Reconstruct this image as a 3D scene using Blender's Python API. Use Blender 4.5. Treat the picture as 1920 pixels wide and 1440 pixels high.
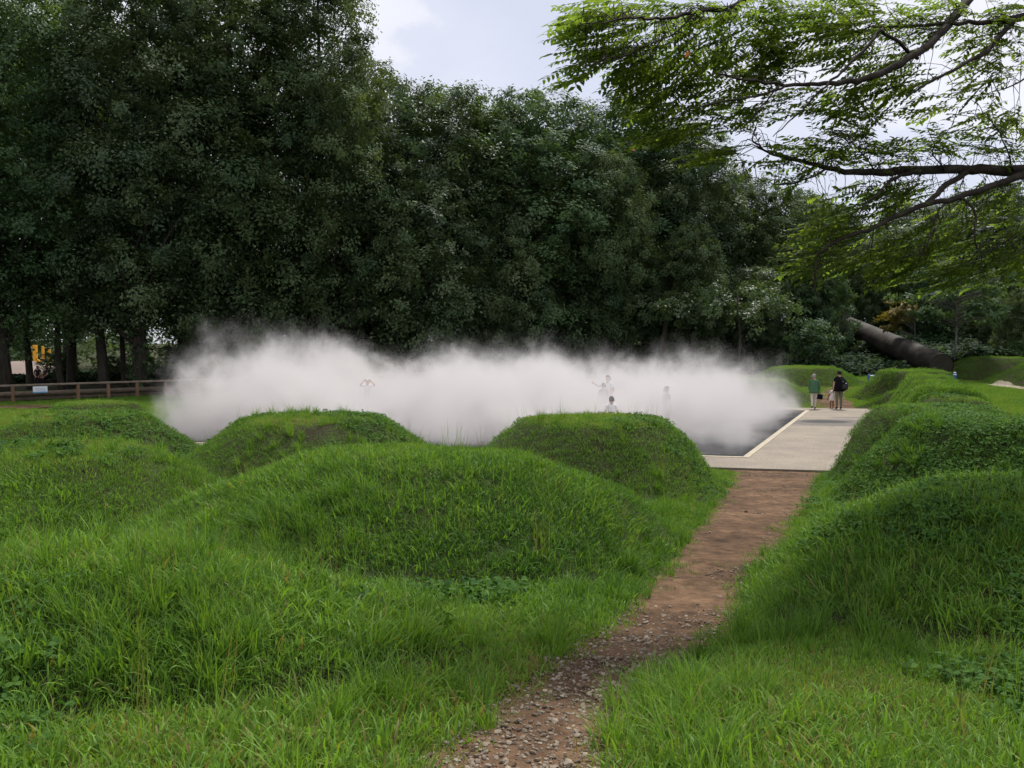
import bpy, math, random
import numpy as np
from mathutils import Vector, Matrix

R = math.radians
for o in list(bpy.data.objects):
    bpy.data.objects.remove(o)
scene = bpy.context.scene
COL = scene.collection

# ------------------------------------------------------------------ camera, sky, sun, exposure
FPX, CAMH, HORIZON = 1596.0, 2.93, 640.0          # focal length and horizon row in photograph pixels (1920 wide)
PITCH = math.atan((720 - HORIZON) / FPX)
cam_data = bpy.data.cameras.new('camera')
cam_data.sensor_width = 36.0
cam_data.lens = 36.0 * FPX / 1920.0
cam_data.clip_start = 0.1
cam_data.clip_end = 3000
cam = bpy.data.objects.new('camera', cam_data)
cam.location = (0, 0, CAMH)
cam.rotation_euler = (math.pi / 2 - PITCH, 0, 0)
COL.objects.link(cam)
scene.camera = cam

SUN_ELEV, SUN_AZ = R(58), R(24)                   # azimuth clockwise from +Y
world = bpy.data.worlds.new('World')
scene.world = world
world.use_nodes = True
wn, wl = world.node_tree.nodes, world.node_tree.links
wn.clear()
w_out = wn.new('ShaderNodeOutputWorld')
w_sky = wn.new('ShaderNodeTexSky')
w_sky.sky_type = 'NISHITA'
w_sky.sun_disc = False
w_sky.sun_elevation = SUN_ELEV
w_sky.sun_rotation = SUN_AZ
w_bg = wn.new('ShaderNodeBackground')
w_bg.inputs['Strength'].default_value = 0.06
wl.new(w_sky.outputs[0], w_bg.inputs['Color'])
# cloud deck: lavender grey stratus with whiter cumulus banks, by direction
w_geo = wn.new('ShaderNodeTexCoord')
w_map = wn.new('ShaderNodeMapping')
w_map.inputs['Location'].default_value = (4.36, 0.6, 1.3)
w_map.inputs['Scale'].default_value = (1.0, 1.0, 1.5)
w_map.inputs['Rotation'].default_value = (0, 0, R(4.5))
wl.new(w_geo.outputs['Generated'], w_map.inputs['Vector'])
w_n1 = wn.new('ShaderNodeTexNoise')
w_n1.inputs['Scale'].default_value = 2.1
w_n1.inputs['Detail'].default_value = 9
w_n1.inputs['Roughness'].default_value = 0.52
wl.new(w_map.outputs[0], w_n1.inputs['Vector'])
w_r1 = wn.new('ShaderNodeValToRGB')
w_r1.color_ramp.elements[0].position = 0.40
w_r1.color_ramp.elements[0].color = (0.318, 0.330, 0.391, 1)
w_r1.color_ramp.elements[1].position = 0.62
w_r1.color_ramp.elements[1].color = (0.447, 0.443, 0.468, 1)
e = w_r1.color_ramp.elements.new(0.515)
e.color = (0.354, 0.362, 0.415, 1)
e = w_r1.color_ramp.elements.new(0.535)
e.color = (0.415, 0.411, 0.443, 1)
wl.new(w_n1.outputs['Fac'], w_r1.inputs['Fac'])
w_cl = wn.new('ShaderNodeBackground')
w_cl.inputs['Strength'].default_value = 1.0
wl.new(w_r1.outputs['Color'], w_cl.inputs['Color'])
w_mix = wn.new('ShaderNodeMixShader')
w_mix.inputs['Fac'].default_value = 0.86
wl.new(w_bg.outputs[0], w_mix.inputs[1])
wl.new(w_cl.outputs[0], w_mix.inputs[2])
wl.new(w_mix.outputs[0], w_out.inputs['Surface'])

sun_data = bpy.data.lights.new('sun', 'SUN')
sun_data.energy = 2.2
sun_data.angle = R(12)
sun_data.color = (1.0, 0.965, 0.90)
sun = bpy.data.objects.new('sun', sun_data)
sd = Vector((math.sin(SUN_AZ) * math.cos(SUN_ELEV), math.cos(SUN_AZ) * math.cos(SUN_ELEV), math.sin(SUN_ELEV)))
sun.rotation_euler = sd.to_track_quat('Z', 'Y').to_euler()
COL.objects.link(sun)

scene.view_settings.view_transform = 'Standard'
scene.view_settings.look = 'None'
scene.view_settings.exposure = 1.2
scene.view_settings.gamma = 1.0
scene.view_settings.use_curve_mapping = False
cy = scene.cycles
cy.use_denoising = True
cy.max_bounces = 8
cy.diffuse_bounces = 3
cy.glossy_bounces = 2
cy.transmission_bounces = 4
cy.transparent_max_bounces = 8
cy.volume_bounces = 4
cy.volume_step_rate = 1.0
cy.volume_max_steps = 256
cy.caustics_reflective = cy.caustics_refractive = False
cy.sample_clamp_indirect = 6.0

# ------------------------------------------------------------------ helpers
def px(u, v, Y):
    """world point seen at photograph pixel (u, v) at ground distance Y"""
    a, b = (u - 960) / FPX, -(v - 720) / FPX
    cp, sp = math.cos(PITCH), math.sin(PITCH)
    dy, dz = cp + b * sp, -sp + b * cp
    return Vector((a * Y / dy, Y, CAMH + dz * Y / dy))

def tag(o, label=None, cat=None, group=None, kind=None):
    if label: o['label'] = label
    if cat: o['category'] = cat
    if group: o['group'] = group
    if kind: o['kind'] = kind
    return o

def empty(name, loc=(0, 0, 0), rz=0.0):
    o = bpy.data.objects.new(name, None)
    o.location = loc
    o.rotation_euler = (0, 0, rz)
    o.empty_display_size = 0.2
    COL.objects.link(o)
    return o

def link(name, me, parent=None):
    o = bpy.data.objects.new(name, me)
    COL.objects.link(o)
    if parent: o.parent = parent
    return o

class MB:
    """collects polygons into one mesh"""
    def __init__(self):
        self.v, self.f, self.m = [], [], []
        self.mat = 0
    def add(self, vs, fs):
        b = len(self.v)
        self.v.extend([tuple(p) for p in vs])
        for f in fs:
            self.f.append([i + b for i in f]); self.m.append(self.mat)
    def box(self, c, s, rz=0.0, bev=0.0, M=None):
        x, y, z = s[0] / 2, s[1] / 2, s[2] / 2
        if bev:
            vs = []
            b = min(bev, x * .9, y * .9)
            for zz, k in ((-z, b), (-z + b, 0), (z - b, 0), (z, b)):
                X, Y = x - k, y - k
                vs += [(-X, -Y, zz), (X, -Y, zz), (X, Y, zz), (-X, Y, zz)]
            fs = [[3, 2, 1, 0], [12, 13, 14, 15]]
            for l in range(3):
                for i in range(4):
                    j = (i + 1) % 4
                    fs.append([l * 4 + i, l * 4 + j, l * 4 + 4 + j, l * 4 + 4 + i])
        else:
            vs = [(-x, -y, -z), (x, -y, -z), (x, y, -z), (-x, y, -z), (-x, -y, z), (x, -y, z), (x, y, z), (-x, y, z)]
            fs = [[3, 2, 1, 0], [4, 5, 6, 7], [0, 1, 5, 4], [1, 2, 6, 5], [2, 3, 7, 6], [3, 0, 4, 7]]
        T = Matrix.Translation(c) @ Matrix.Rotation(rz, 4, 'Z')
        if M is not None: T = T @ M
        self.add([T @ Vector(p) for p in vs], fs)
    def tube(self, pts, rad, n=8, caps=True, flat=1.0):
        pts = [Vector(p) for p in pts]
        vs, fs = [], []
        up = Vector((0.31, 0.17, 0.93)).normalized()
        prev = None
        for i, p in enumerate(pts):
            t = (pts[min(i + 1, len(pts) - 1)] - pts[max(i - 1, 0)]).normalized()
            a = t.cross(up if prev is None else prev)
            if a.length < 1e-3: a = t.cross(Vector((1, 0, 0)))
            a.normalize(); b = t.cross(a).normalized()
            prev = b * -1 if False else prev or up
            r = rad[i] if hasattr(rad, '__len__') else rad
            for k in range(n):
                w = 2 * math.pi * k / n
                vs.append(p + a * (math.cos(w) * r) + b * (math.sin(w) * r * flat))
        for i in range(len(pts) - 1):
            for k in range(n):
                j = (k + 1) % n
                fs.append([i * n + k, i * n + j, (i + 1) * n + j, (i + 1) * n + k])
        if caps:
            fs.append(list(range(n - 1, -1, -1)))
            fs.append([(len(pts) - 1) * n + k for k in range(n)])
        self.add(vs, fs)
    def rings(self, prof, n=12, T=None):
        """loft of ellipses: prof rows (cx, cy, z, rx, ry)"""
        vs, fs = [], []
        for (cx, cyy, z, rx, ry) in prof:
            for k in range(n):
                w = 2 * math.pi * k / n
                p = Vector((cx + math.cos(w) * rx, cyy + math.sin(w) * ry, z))
                vs.append(T @ p if T is not None else p)
        for i in range(len(prof) - 1):
            for k in range(n):
                j = (k + 1) % n
                fs.append([i * n + k, i * n + j, (i + 1) * n + j, (i + 1) * n + k])
        fs.append(list(range(n - 1, -1, -1)))
        fs.append([(len(prof) - 1) * n + k for k in range(n)])
        self.add(vs, fs)
    def mesh(self, name, mats, smooth=False):
        me = bpy.data.meshes.new(name)
        me.from_pydata(self.v, [], self.f)
        for m in (mats if isinstance(mats, (list, tuple)) else [mats]):
            me.materials.append(m)
        if any(self.m): me.polygons.foreach_set('material_index', self.m)
        if smooth: me.polygons.foreach_set('use_smooth', [True] * len(self.f))
        me.update()
        return me
    def build(self, name, mats, parent=None, smooth=False):
        return link(name, self.mesh(name, mats, smooth), parent)

def np_mesh(name, verts, tris, mat, attrs=None, quads=False):
    me = bpy.data.meshes.new(name)
    k = 4 if quads else 3
    nv, nf = len(verts), len(tris)
    me.vertices.add(nv)
    me.vertices.foreach_set('co', np.ascontiguousarray(verts, np.float32).ravel())
    me.loops.add(nf * k)
    me.loops.foreach_set('vertex_index', np.ascontiguousarray(tris, np.int32).ravel())
    me.polygons.add(nf)
    me.polygons.foreach_set('loop_start', np.arange(0, nf * k, k, dtype=np.int32))
    me.polygons.foreach_set('loop_total', np.full(nf, k, np.int32))
    me.update(calc_edges=True)
    me.validate()
    for a, d in (attrs or {}).items():
        at = me.attributes.new(a, 'FLOAT', 'POINT')
        at.data.foreach_set('value', np.ascontiguousarray(d, np.float32))
    if mat: me.materials.append(mat)
    return me

def hash_noise(x, y, seed):
    """smooth value noise, vectorised"""
    xi, yi = np.floor(x).astype(int), np.floor(y).astype(int)
    xf, yf = x - xi, y - yi
    def hsh(a, b):
        n = (a * 374761393 + b * 668265263 + seed * 974711) & 0x7fffffff
        n = ((n ^ (n >> 13)) * 1274126177) & 0x7fffffff
        return ((n ^ (n >> 16)) & 0xffff) / 65535.0
    sx, sy = xf * xf * (3 - 2 * xf), yf * yf * (3 - 2 * yf)
    a, b, c, d = hsh(xi, yi), hsh(xi + 1, yi), hsh(xi, yi + 1), hsh(xi + 1, yi + 1)
    return (a * (1 - sx) + b * sx) * (1 - sy) + (c * (1 - sx) + d * sx) * sy

def fbm(x, y, s, seed, octv=3):
    r, a, t = 0, 1.0, 0
    for o in range(octv):
        r = r + a * hash_noise(x * s, y * s, seed + o * 17); t += a
        a *= .5; s *= 2.03
    return r / t

def sstep(a, b, x):
    t = np.clip((x - a) / (b - a), 0, 1)
    return t * t * (3 - 2 * t)

# ------------------------------------------------------------------ materials
def mat(name, base=(.5, .5, .5), rough=.8, spec=.3, metal=0.0, noise=None, bump=None):
    m = bpy.data.materials.new(name)
    m.use_nodes = True
    nt = m.node_tree; n, l = nt.nodes, nt.links
    p = n['Principled BSDF']
    p.inputs['Base Color'].default_value = (*base, 1)
    p.inputs['Roughness'].default_value = rough
    p.inputs['Specular IOR Level'].default_value = spec
    p.inputs['Metallic'].default_value = metal
    if noise or bump:
        tc = n.new('ShaderNodeTexCoord')
    if noise:      # (scale, colour2, lo, hi, stretch)
        sc, c2, lo, hi = noise[:4]
        mp = n.new('ShaderNodeMapping')
        mp.inputs['Scale'].default_value = noise[4] if len(noise) > 4 else (1, 1, 1)
        l.new(tc.outputs['Object'], mp.inputs['Vector'])
        t = n.new('ShaderNodeTexNoise')
        t.inputs['Scale'].default_value = sc
        t.inputs['Detail'].default_value = 6
        t.inputs['Roughness'].default_value = .62
        l.new(mp.outputs[0], t.inputs['Vector'])
        r = n.new('ShaderNodeValToRGB')
        r.color_ramp.elements[0].position = lo
        r.color_ramp.elements[0].color = (*base, 1)
        r.color_ramp.elements[1].position = hi
        r.color_ramp.elements[1].color = (*c2, 1)
        l.new(t.outputs['Fac'], r.inputs['Fac'])
        l.new(r.outputs['Color'], p.inputs['Base Color'])
    if bump:       # (scale, strength, distance)
        t = n.new('ShaderNodeTexNoise')
        t.inputs['Scale'].default_value = bump[0]
        t.inputs['Detail'].default_value = 5
        l.new(tc.outputs['Object'], t.inputs['Vector'])
        b = n.new('ShaderNodeBump')
        b.inputs['Strength'].default_value = bump[1]
        b.inputs['Distance'].default_value = bump[2]
        l.new(t.outputs['Fac'], b.inputs['Height'])
        l.new(b.outputs[0], p.inputs['Normal'])
    return m

def leaf_mat(name, c_lo, c_hi, transl=.35, attr='tone', inst=False, rough=.5, tcol=None, spec=.25, dead=None):
    """foliage: colour between two greens by a per-leaf attribute, some light through the blade"""
    m = bpy.data.materials.new(name)
    m.use_nodes = True
    nt = m.node_tree; n, l = nt.nodes, nt.links
    p = n['Principled BSDF']; out = n['Material Output']
    a = n.new('ShaderNodeAttribute'); a.attribute_name = attr
    fac = a.outputs['Fac']
    if inst:
        b = n.new('ShaderNodeAttribute'); b.attribute_name = 'tint'; b.attribute_type = 'INSTANCER'
        mm = n.new('ShaderNodeMath'); mm.operation = 'MULTIPLY_ADD'
        l.new(a.outputs['Fac'], mm.inputs[0]); mm.inputs[1].default_value = .5
        l.new(b.outputs['Fac'], mm.inputs[2])
        fac = mm.outputs[0]
    else:
        oi = n.new('ShaderNodeObjectInfo')
        mm = n.new('ShaderNodeMath'); mm.operation = 'MULTIPLY_ADD'
        l.new(oi.outputs['Random'], mm.inputs[0]); mm.inputs[1].default_value = .3
        l.new(a.outputs['Fac'], mm.inputs[2])
        fac = mm.outputs[0]
    r = n.new('ShaderNodeValToRGB')
    r.color_ramp.elements[0].position = .05; r.color_ramp.elements[0].color = (*c_lo, 1)
    r.color_ramp.elements[1].position = 1.15 if False else 1.0; r.color_ramp.elements[1].color = (*c_hi, 1)
    if dead:
        r.color_ramp.elements[1].position = .97
        e = r.color_ramp.elements.new(.985); e.color = (*dead, 1)
    l.new(fac, r.inputs['Fac'])
    l.new(r.outputs['Color'], p.inputs['Base Color'])
    p.inputs['Roughness'].default_value = rough
    p.inputs['Specular IOR Level'].default_value = spec
    tr = n.new('ShaderNodeBsdfTranslucent')
    mulc = n.new('ShaderNodeMix'); mulc.data_type = 'RGBA'; mulc.blend_type = 'MULTIPLY'
    mulc.inputs[0].default_value = 1
    l.new(r.outputs['Color'], mulc.inputs[6])
    mulc.inputs[7].default_value = (*(tcol or (1.5, 1.35, .55)), 1)
    l.new(mulc.outputs[2], tr.inputs['Color'])
    mx = n.new('ShaderNodeMixShader'); mx.inputs[0].default_value = transl
    l.new(p.outputs[0], mx.inputs[1]); l.new(tr.outputs[0], mx.inputs[2])
    l.new(mx.outputs[0], out.inputs['Surface'])
    return m

M = {}
M['bark'] = mat('bark', (.035, .03, .024), .95, .1, noise=(6, (.075, .065, .05), .35, .7, (1, 1, .25)), bump=(14, .8, .03))
M['zelkova_bark'] = mat('zelkova_bark', (.028, .022, .018), .9, .15, noise=(9, (.07, .058, .045), .4, .75), bump=(30, .7, .012))
M['grey_bark'] = mat('grey_bark', (.09, .085, .075), .9, .1, noise=(7, (.17, .16, .14), .35, .7, (1, 1, .3)), bump=(20, .5, .01))
M['leaf_dark'] = leaf_mat('leaf_dark', (.040, .074, .034), (.145, .20, .088), .34, tcol=(1.35, 1.35, .6), spec=.28, rough=.5)
M['leaf_olive'] = leaf_mat('leaf_olive', (.046, .080, .036), (.130, .185, .080), .34, spec=.12, rough=.65)
M['leaf_shrub'] = leaf_mat('leaf_shrub', (.036, .078, .034), (.110, .180, .076), .34, spec=.15, rough=.6)
M['leaf_amber'] = leaf_mat('leaf_amber', (.10, .095, .02), (.20, .17, .05), .3)
M['leaf_zelkova'] = leaf_mat('leaf_zelkova', (.044, .078, .018), (.120, .165, .038), .62, tcol=(2.5, 2.45, .9), spec=.12, rough=.6)
M['leaf_orange'] = leaf_mat('leaf_orange', (.30, .09, .03), (.35, .12, .04), .4, tcol=(1.3, 1, .8))
M['grass'] = leaf_mat('grass', (.038, .108, .018), (.190, .335, .045), .38, 'blade', True, .55, (1.35, 1.3, .5), .18, dead=(.22, .19, .07))
M['weed'] = leaf_mat('weed', (.026, .080, .018), (.10, .195, .035), .3, 'blade', True, .7, (1.3, 1.3, .5), .08)
M['under'] = leaf_mat('under', (.010, .026, .010), (.04, .075, .025), .25, 'blade', True, .7, (1.3, 1.3, .5), .08)  # weed leaves darkened to paint in the shade below the trees
M['dry_stem'] = mat('dry_stem', (.10, .085, .04), .9)
M['soil_ground'] = mat('soil_ground', (.034, .030, .015), .95, .1, noise=(1.3, (.040, .050, .018), .4, .62), bump=(18, .9, .04))
M['plaza'] = None
M['wood_rail'] = mat('wood_rail', (.16, .125, .09), .9, .1, noise=(7, (.27, .22, .165), .35, .7, (.3, 1, 1)), bump=(25, .4, .01))
M['wood_post'] = mat('wood_post', (.15, .085, .05), .9, .1, noise=(6, (.24, .15, .09), .3, .7, (1, 1, .3)), bump=(25, .4, .01))
M['wood_dark'] = mat('wood_dark', (.10, .075, .055), .9, .1, noise=(6, (.19, .15, .11), .3, .7, (.3, 1, 1)), bump=(25, .4, .01))
M['sign_white'] = mat('sign_white', (.78, .80, .82), .45, .4)
M['sign_blue'] = mat('sign_blue', (.12, .36, .62), .45, .4)
M['sign_ink'] = mat('sign_ink', (.16, .24, .34), .6)
M['blue_paint'] = mat('blue_paint', (.015, .10, .36), .4, .5)
M['white_paint'] = mat('white_paint', (.78, .78, .76), .45, .4)
M['yellow_paint'] = mat('yellow_paint', (.85, .42, .02), .5, .4)

# ------------------------------------------------------------------ terrain
# (x, y, top z, flat radius, foot radius, stretch across, stretch along)
MOUNDS = [
    (-3.64, 15.5, 1.53, 1.15, 2.9, 1.08, 1.0), (1.5, 15.2, 1.56, 1.2, 2.85, 1.06, 1.0),
    (-0.95, 9.0, 1.74, .85, 3.0, 1.3, .97), (-5.3, 10.0, 1.66, .85, 2.7, 1.0, 1.0),
    (-8.45, 16.6, 1.46, 1.0, 2.8, 1.0, 1.0), (-10.3, 21.6, 1.42, 1.1, 2.9, 1.0, 1.0),
    (-13.6, 17.6, 1.25, 1.0, 3.0, 1.0, 1.0), (-10.9, 12.2, 1.4, 1.0, 2.8, 1.0, 1.0),
    (-2.45, 4.5, 1.77, .55, 2.0, 1.3, .85), (-7.6, 6.4, 1.55, .8, 2.5, 1.0, 1.0),
    (4.45, 6.9, 1.64, 1.0, 3.0, 1.08, 1.08), (7.15, 12.9, 1.72, 1.0, 2.35, 1.05, 1.0),
    (8.35, 16.7, 1.63, 1.1, 2.35, 1.05, 1.0), (10.1, 20.6, 1.60, 1.0, 2.25, 1.3, .80),
    (11.9, 24.6, 1.58, 1.0, 2.25, 1.3, .80), (13.65, 28.6, 1.58, 1.0, 2.25, 1.3, .80),
    (15.4, 32.6, 1.6, 1.0, 2.25, 1.3, .80), (17.2, 36.6, 1.62, 1.0, 2.25, 1.3, .80),
    (18.9, 40.2, 1.55, 1.1, 2.5, 1.1, 1.0),
    (10.0, 9.6, 1.5, 1.0, 2.6, 1.0, 1.0), (12.6, 14.5, 1.5, 1.0, 2.6, 1.0, 1.0), (14.6, 19.5, 1.45, 1.0, 2.6, 1.0, 1.0),
    (30.6, 47.5, 1.75, 1.2, 3.2, 1.3, 1.0), (29.6, 52.0, 1.95, 1.2, 3.2, 1.3, 1.0), (33.5, 50.5, 1.9, 1.2, 3.2, 1.3, 1.0),
    (33.0, 44.0, 1.6, 1.2, 3.0, 1.3, 1.0),
    (12.0, 40.6, 1.12, .9, 2.7, 1.1, .9), (16.6, 48.5, 1.45, 1.4, 3.1, 1.2, 1.0), (7.4, 42.2, 1.1, .9, 2.7, 1.1, .9),
    (2.6, 43.6, 1.15, .9, 2.8, 1.1, .9), (-2.4, 44.8, 1.1, .9, 2.8, 1.1, .9),
]
PATH_PX = [(1470, 790, 1140), (1400, 850, 1130), (1330, 905, 1165), (1250, 1025, 1235), (1200, 1105, 1325), (1150, 1160, 1378), (1100, 1213, 1397),
           (1050, 1257, 1430), (1000, 1300, 1470), (950, 1342, 1510), (915, 1368, 1524), (884, 1378, 1540)]
PATH = []          # (y, x left, x right), found by meeting the descending path plane
def slope_z(x, y):
    q = y + .2 * x
    t = np.clip((20.3 - q) / 17.6, 0, 1.0)
    return 1.36 * (t * (1 - .18 * np.sin(np.pi * t)))
for v, ul, ur in PATH_PX:
    out = []
    for u in (ul, ur):
        lo, hi = 1.0, 40.0
        for _ in range(50):
            Y = (lo + hi) / 2
            p = px(u, v, Y)
            if p.z > float(slope_z(p.x, p.y)): lo = Y
            else: hi = Y
        out.append(px(u, v, lo))
    PATH.append(((out[0].y + out[1].y) / 2, out[0].x, out[1].x))
PATH.insert(0, (-2.0, -2.6, -1.3))
PATH.sort()
_py = np.array([p[0] for p in PATH]); _pl = np.array([p[1] for p in PATH]); _pr = np.array([p[2] for p in PATH])

EDGE = np.array([[5.87, 21.5], [12.45, 36.0], [-4.2, 39.4], [-11.0, 24.9]])        # fog basin corners: near right, far right, far left, near left
PLZ = np.array([[7.9, 19.05], [15.9, 36.9], [-3.6, 40.8], [-13.4, 23.5]])          # paved plaza corners
def inside(poly, x, y, grow=0.0):
    d = np.full(np.shape(x), 1e9)
    n = len(poly)
    for i in range(n):
        a, b = poly[i], poly[(i + 1) % n]
        e = b - a; L = math.hypot(*e)
        d = np.minimum(d, (e[0] * (y - a[1]) - e[1] * (x - a[0])) / L)
    return d + grow      # >0 inside

def path_in(x, y):
    """signed distance inside the dirt path (m), positive inside"""
    l, r = np.interp(y, _py, _pl), np.interp(y, _py, _pr)
    w = .09 * (fbm(x, y, 2.1, 5) - .5) * 2 + .05 * (fbm(x, y, 7.0, 9) - .5) * 2
    d = np.minimum(x - l, r - x) + w
    return np.where(y < 20.2, d, -1)

def height(x, y):
    x = np.asarray(x, float); y = np.asarray(y, float)
    base = slope_z(x, y)
    far = np.clip(y - 38.5, 0, 40) * .05 * sstep(4, 12, x)
    hill = 2.0 * sstep(0, 24, y - 51 + .25 * (x - 20)) * sstep(12, 20, x)
    base = base + far + hill
    h = np.array(base)
    wob = .16 * (fbm(x, y, .45, 3) - .5)
    for cx, cyy, zt, r0, r1, sx, sy in MOUNDS:
        dx, dy = (x - cx), (y - cyy)
        th = np.arctan2(dy, dx)
        r = np.hypot(dx / sx, dy / sy) * (1 + .05 * np.sin(2 * th + cx) + .04 * np.sin(3 * th + cyy))
        p = .55 * (1 - sstep(r0 * .85, r1, r)) + .45 * np.clip((r1 - .1 - r) / (r1 - .1 - r0), 0, 1)
        dome = .10 * np.clip(1 - (r / (r0 * 1.35)) ** 2, 0, 1)
        c = base + (zt - .08 - base) * p + dome
        k = .16
        m = np.clip(.5 + .5 * (c - h) / k, 0, 1)
        h = h * (1 - m) + c * m + k * m * (1 - m) * .6
    h = h + wob * sstep(.05, .5, h) + .05 * (fbm(x, y, 1.7, 21) - .5)
    pd = path_in(x, y)
    pz = slope_z(x, y)
    m = sstep(-.75, .05, np.where(y < 20.2, np.minimum(x - np.interp(y, _py, _pl), np.interp(y, _py, _pr) - x), -2))
    h = h * (1 - m) + (pz - .02 + .03 * (fbm(x, y, 1.1, 33) - .5)) * m
    pl = inside(PLZ, x, y)
    m = sstep(-1.5, -.05, pl)
    h = h * (1 - m) + (-.06) * m - .3 * sstep(.1, .6, pl)
    return h

def axis(lo, hi, step, far):
    a = [lo]; s = step
    while a[0] > -far: s *= 1.25; a.insert(0, a[0] - s)
    b = list(np.arange(lo + step, hi, step)); b.append(hi); s = step
    while b[-1] < far: s *= 1.25; b.append(b[-1] + s)
    return np.array(a + b)
gx, gy = axis(-17, 36, .2, 900), axis(-3, 58, .2, 900)
GX, GY = np.meshgrid(gx, gy)
GZ = height(GX.ravel(), GY.ravel())
nx, ny = len(gx), len(gy)
idx = np.arange(nx * ny).reshape(ny, nx)
quads = np.stack([idx[:-1, :-1], idx[:-1, 1:], idx[1:, 1:], idx[1:, :-1]], -1).reshape(-1, 4)
g_me = np_mesh('ground', np.stack([GX.ravel(), GY.ravel(), GZ], -1), quads, M['soil_ground'], quads=True)
g_me.polygons.foreach_set('use_smooth', [True] * len(quads))
ground = tag(link('ground', g_me), 'rolling ground of rounded earth mounds', kind='structure')

def hz(x, y):
    return float(height(np.array([x]), np.array([y]))[0])

# dirt path laid over the ground
def path_mesh():
    vs, fs = [], []
    ys = np.arange(-2, 20.15, .07)
    nacross = 22
    for y in ys:
        l, r = np.interp(y, _py, _pl) - .22, np.interp(y, _py, _pr) + .22
        for k in range(nacross + 1):
            vs.append((l + (r - l) * k / nacross, y))
    vs = np.array(vs)
    z = height(vs[:, 0], vs[:, 1])
    d = path_in(vs[:, 0], vs[:, 1])
    z = z + .012 + np.clip(d, -.5, 0) * .35 + .018 * (fbm(vs[:, 0], vs[:, 1], 6, 70) - .5)
    n = nacross + 1
    for i in range(len(ys) - 1):
        for k in range(nacross):
            fs.append((i * n + k, i * n + k + 1, (i + 1) * n + k + 1, (i + 1) * n + k))
    return np.column_stack([vs, z]), np.array(fs)
m = bpy.data.materials.new('dirt'); m.use_nodes = True
n, l = m.node_tree.nodes, m.node_tree.links
p = n['Principled BSDF']; p.inputs['Roughness'].default_value = .95; p.inputs['Specular IOR Level'].default_value = .15
tc = n.new('ShaderNodeTexCoord')
def tex(scale, detail=6, rough=.6):
    t = n.new('ShaderNodeTexNoise'); t.inputs['Scale'].default_value = scale
    t.inputs['Detail'].default_value = detail; t.inputs['Roughness'].default_value = rough
    l.new(tc.outputs['Object'], t.inputs['Vector']); return t
t1, t2, t3 = tex(1.1, 8, .68), tex(6, 8, .7), tex(60, 3)
r1 = n.new('ShaderNodeValToRGB')
r1.color_ramp.elements[0].position = .33; r1.color_ramp.elements[0].color = (.068, .038, .021, 1)
r1.color_ramp.elements[1].position = .68; r1.color_ramp.elements[1].color = (.190, .113, .064, 1)
l.new(t1.outputs['Fac'], r1.inputs['Fac'])
r2 = n.new('ShaderNodeValToRGB')
r2.color_ramp.elements[0].position = .36; r2.color_ramp.elements[0].color = (.45, .45, .45, 1)
r2.color_ramp.elements[1].position = .66; r2.color_ramp.elements[1].color = (1.2, 1.2, 1.2, 1)
l.new(t2.outputs['Fac'], r2.inputs['Fac'])
mx = n.new('ShaderNodeMix'); mx.data_type = 'RGBA'; mx.blend_type = 'MULTIPLY'; mx.inputs[0].default_value = 1
l.new(r1.outputs[0], mx.inputs[6]); l.new(r2.outputs[0], mx.inputs[7])
l.new(mx.outputs[2], p.inputs['Base Color'])
b1 = n.new('ShaderNodeBump'); b1.inputs['Strength'].default_value = .7; b1.inputs['Distance'].default_value = .02
ad = n.new('ShaderNodeMath'); ad.operation = 'ADD'
l.new(t2.outputs['Fac'], ad.inputs[0]); l.new(t3.outputs['Fac'], ad.inputs[1])
l.new(ad.outputs[0], b1.inputs['Height']); l.new(b1.outputs[0], p.inputs['Normal'])
M['dirt'] = m
pv, pf = path_mesh()
pm = np_mesh('path', pv, pf, M['dirt'], quads=True)
pm.polygons.foreach_set('use_smooth', [True] * len(pf))
tag(link('path', pm), 'trodden brown dirt path', kind='structure')

# far dirt path beyond the plaza, pale path among the far mounds, bare soil patch by the fence
def ribbon(name, pts, mt, lift=.02, label=None):
    vs, fs = [], []
    for i in range(len(pts) - 1):
        (x0, y0, w0), (x1, y1, w1) = pts[i], pts[i + 1]
        for k in range(12 + (i == len(pts) - 2)):
            t = k / 12
            x, y, w = x0 + (x1 - x0) * t, y0 + (y1 - y0) * t, w0 + (w1 - w0) * t
            dx, dy = x1 - x0, y1 - y0
            L = math.hypot(dx, dy); nxx, nyy = -dy / L, dx / L
            for s in np.linspace(-1, 1, 9):
                j = 1 + .25 * (hash_noise(np.array([len(vs) * .13]), np.array([s + 3.]), 3)[0] - .5)
                vs.append((x + nxx * w * s * j, y + nyy * w * s * j))
    a = np.array(vs)
    z = height(a[:, 0], a[:, 1]) + lift
    rows = len(vs) // 9
    for i in range(rows - 1):
        for k in range(8):
            fs.append((i * 9 + k, i * 9 + k + 1, (i + 1) * 9 + k + 1, (i + 1) * 9 + k))
    o = link(name, np_mesh(name, np.column_stack([a, z]), np.array(fs), mt, quads=True))
    return tag(o, label, kind='structure')
M['pale_gravel'] = mat('pale_gravel', (.24, .20, .15), .95, .1, noise=(3, (.32, .27, .21), .35, .7))
ribbon('path', [(14.1, 36.9, .9), (15.0, 39.6, .75), (15.9, 42.5, .6), (17.6, 45.5, .5)], M['dirt'], .03, 'brown dirt path leaving the far side of the plaza')
ribbon('path', [(29.5, 42.6, .45), (27.2, 44.6, .45), (26.8, 47.5, .4)], M['pale_gravel'], .03, 'pale gravel path between the far mounds')
ribbon('soil_patch', [(-24.5, 35.6, .5), (-21.5, 36.6, 1.1), (-19.0, 38.2, .7)], M['dirt'], .03, 'bare brown soil by the wooden fence')

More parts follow.
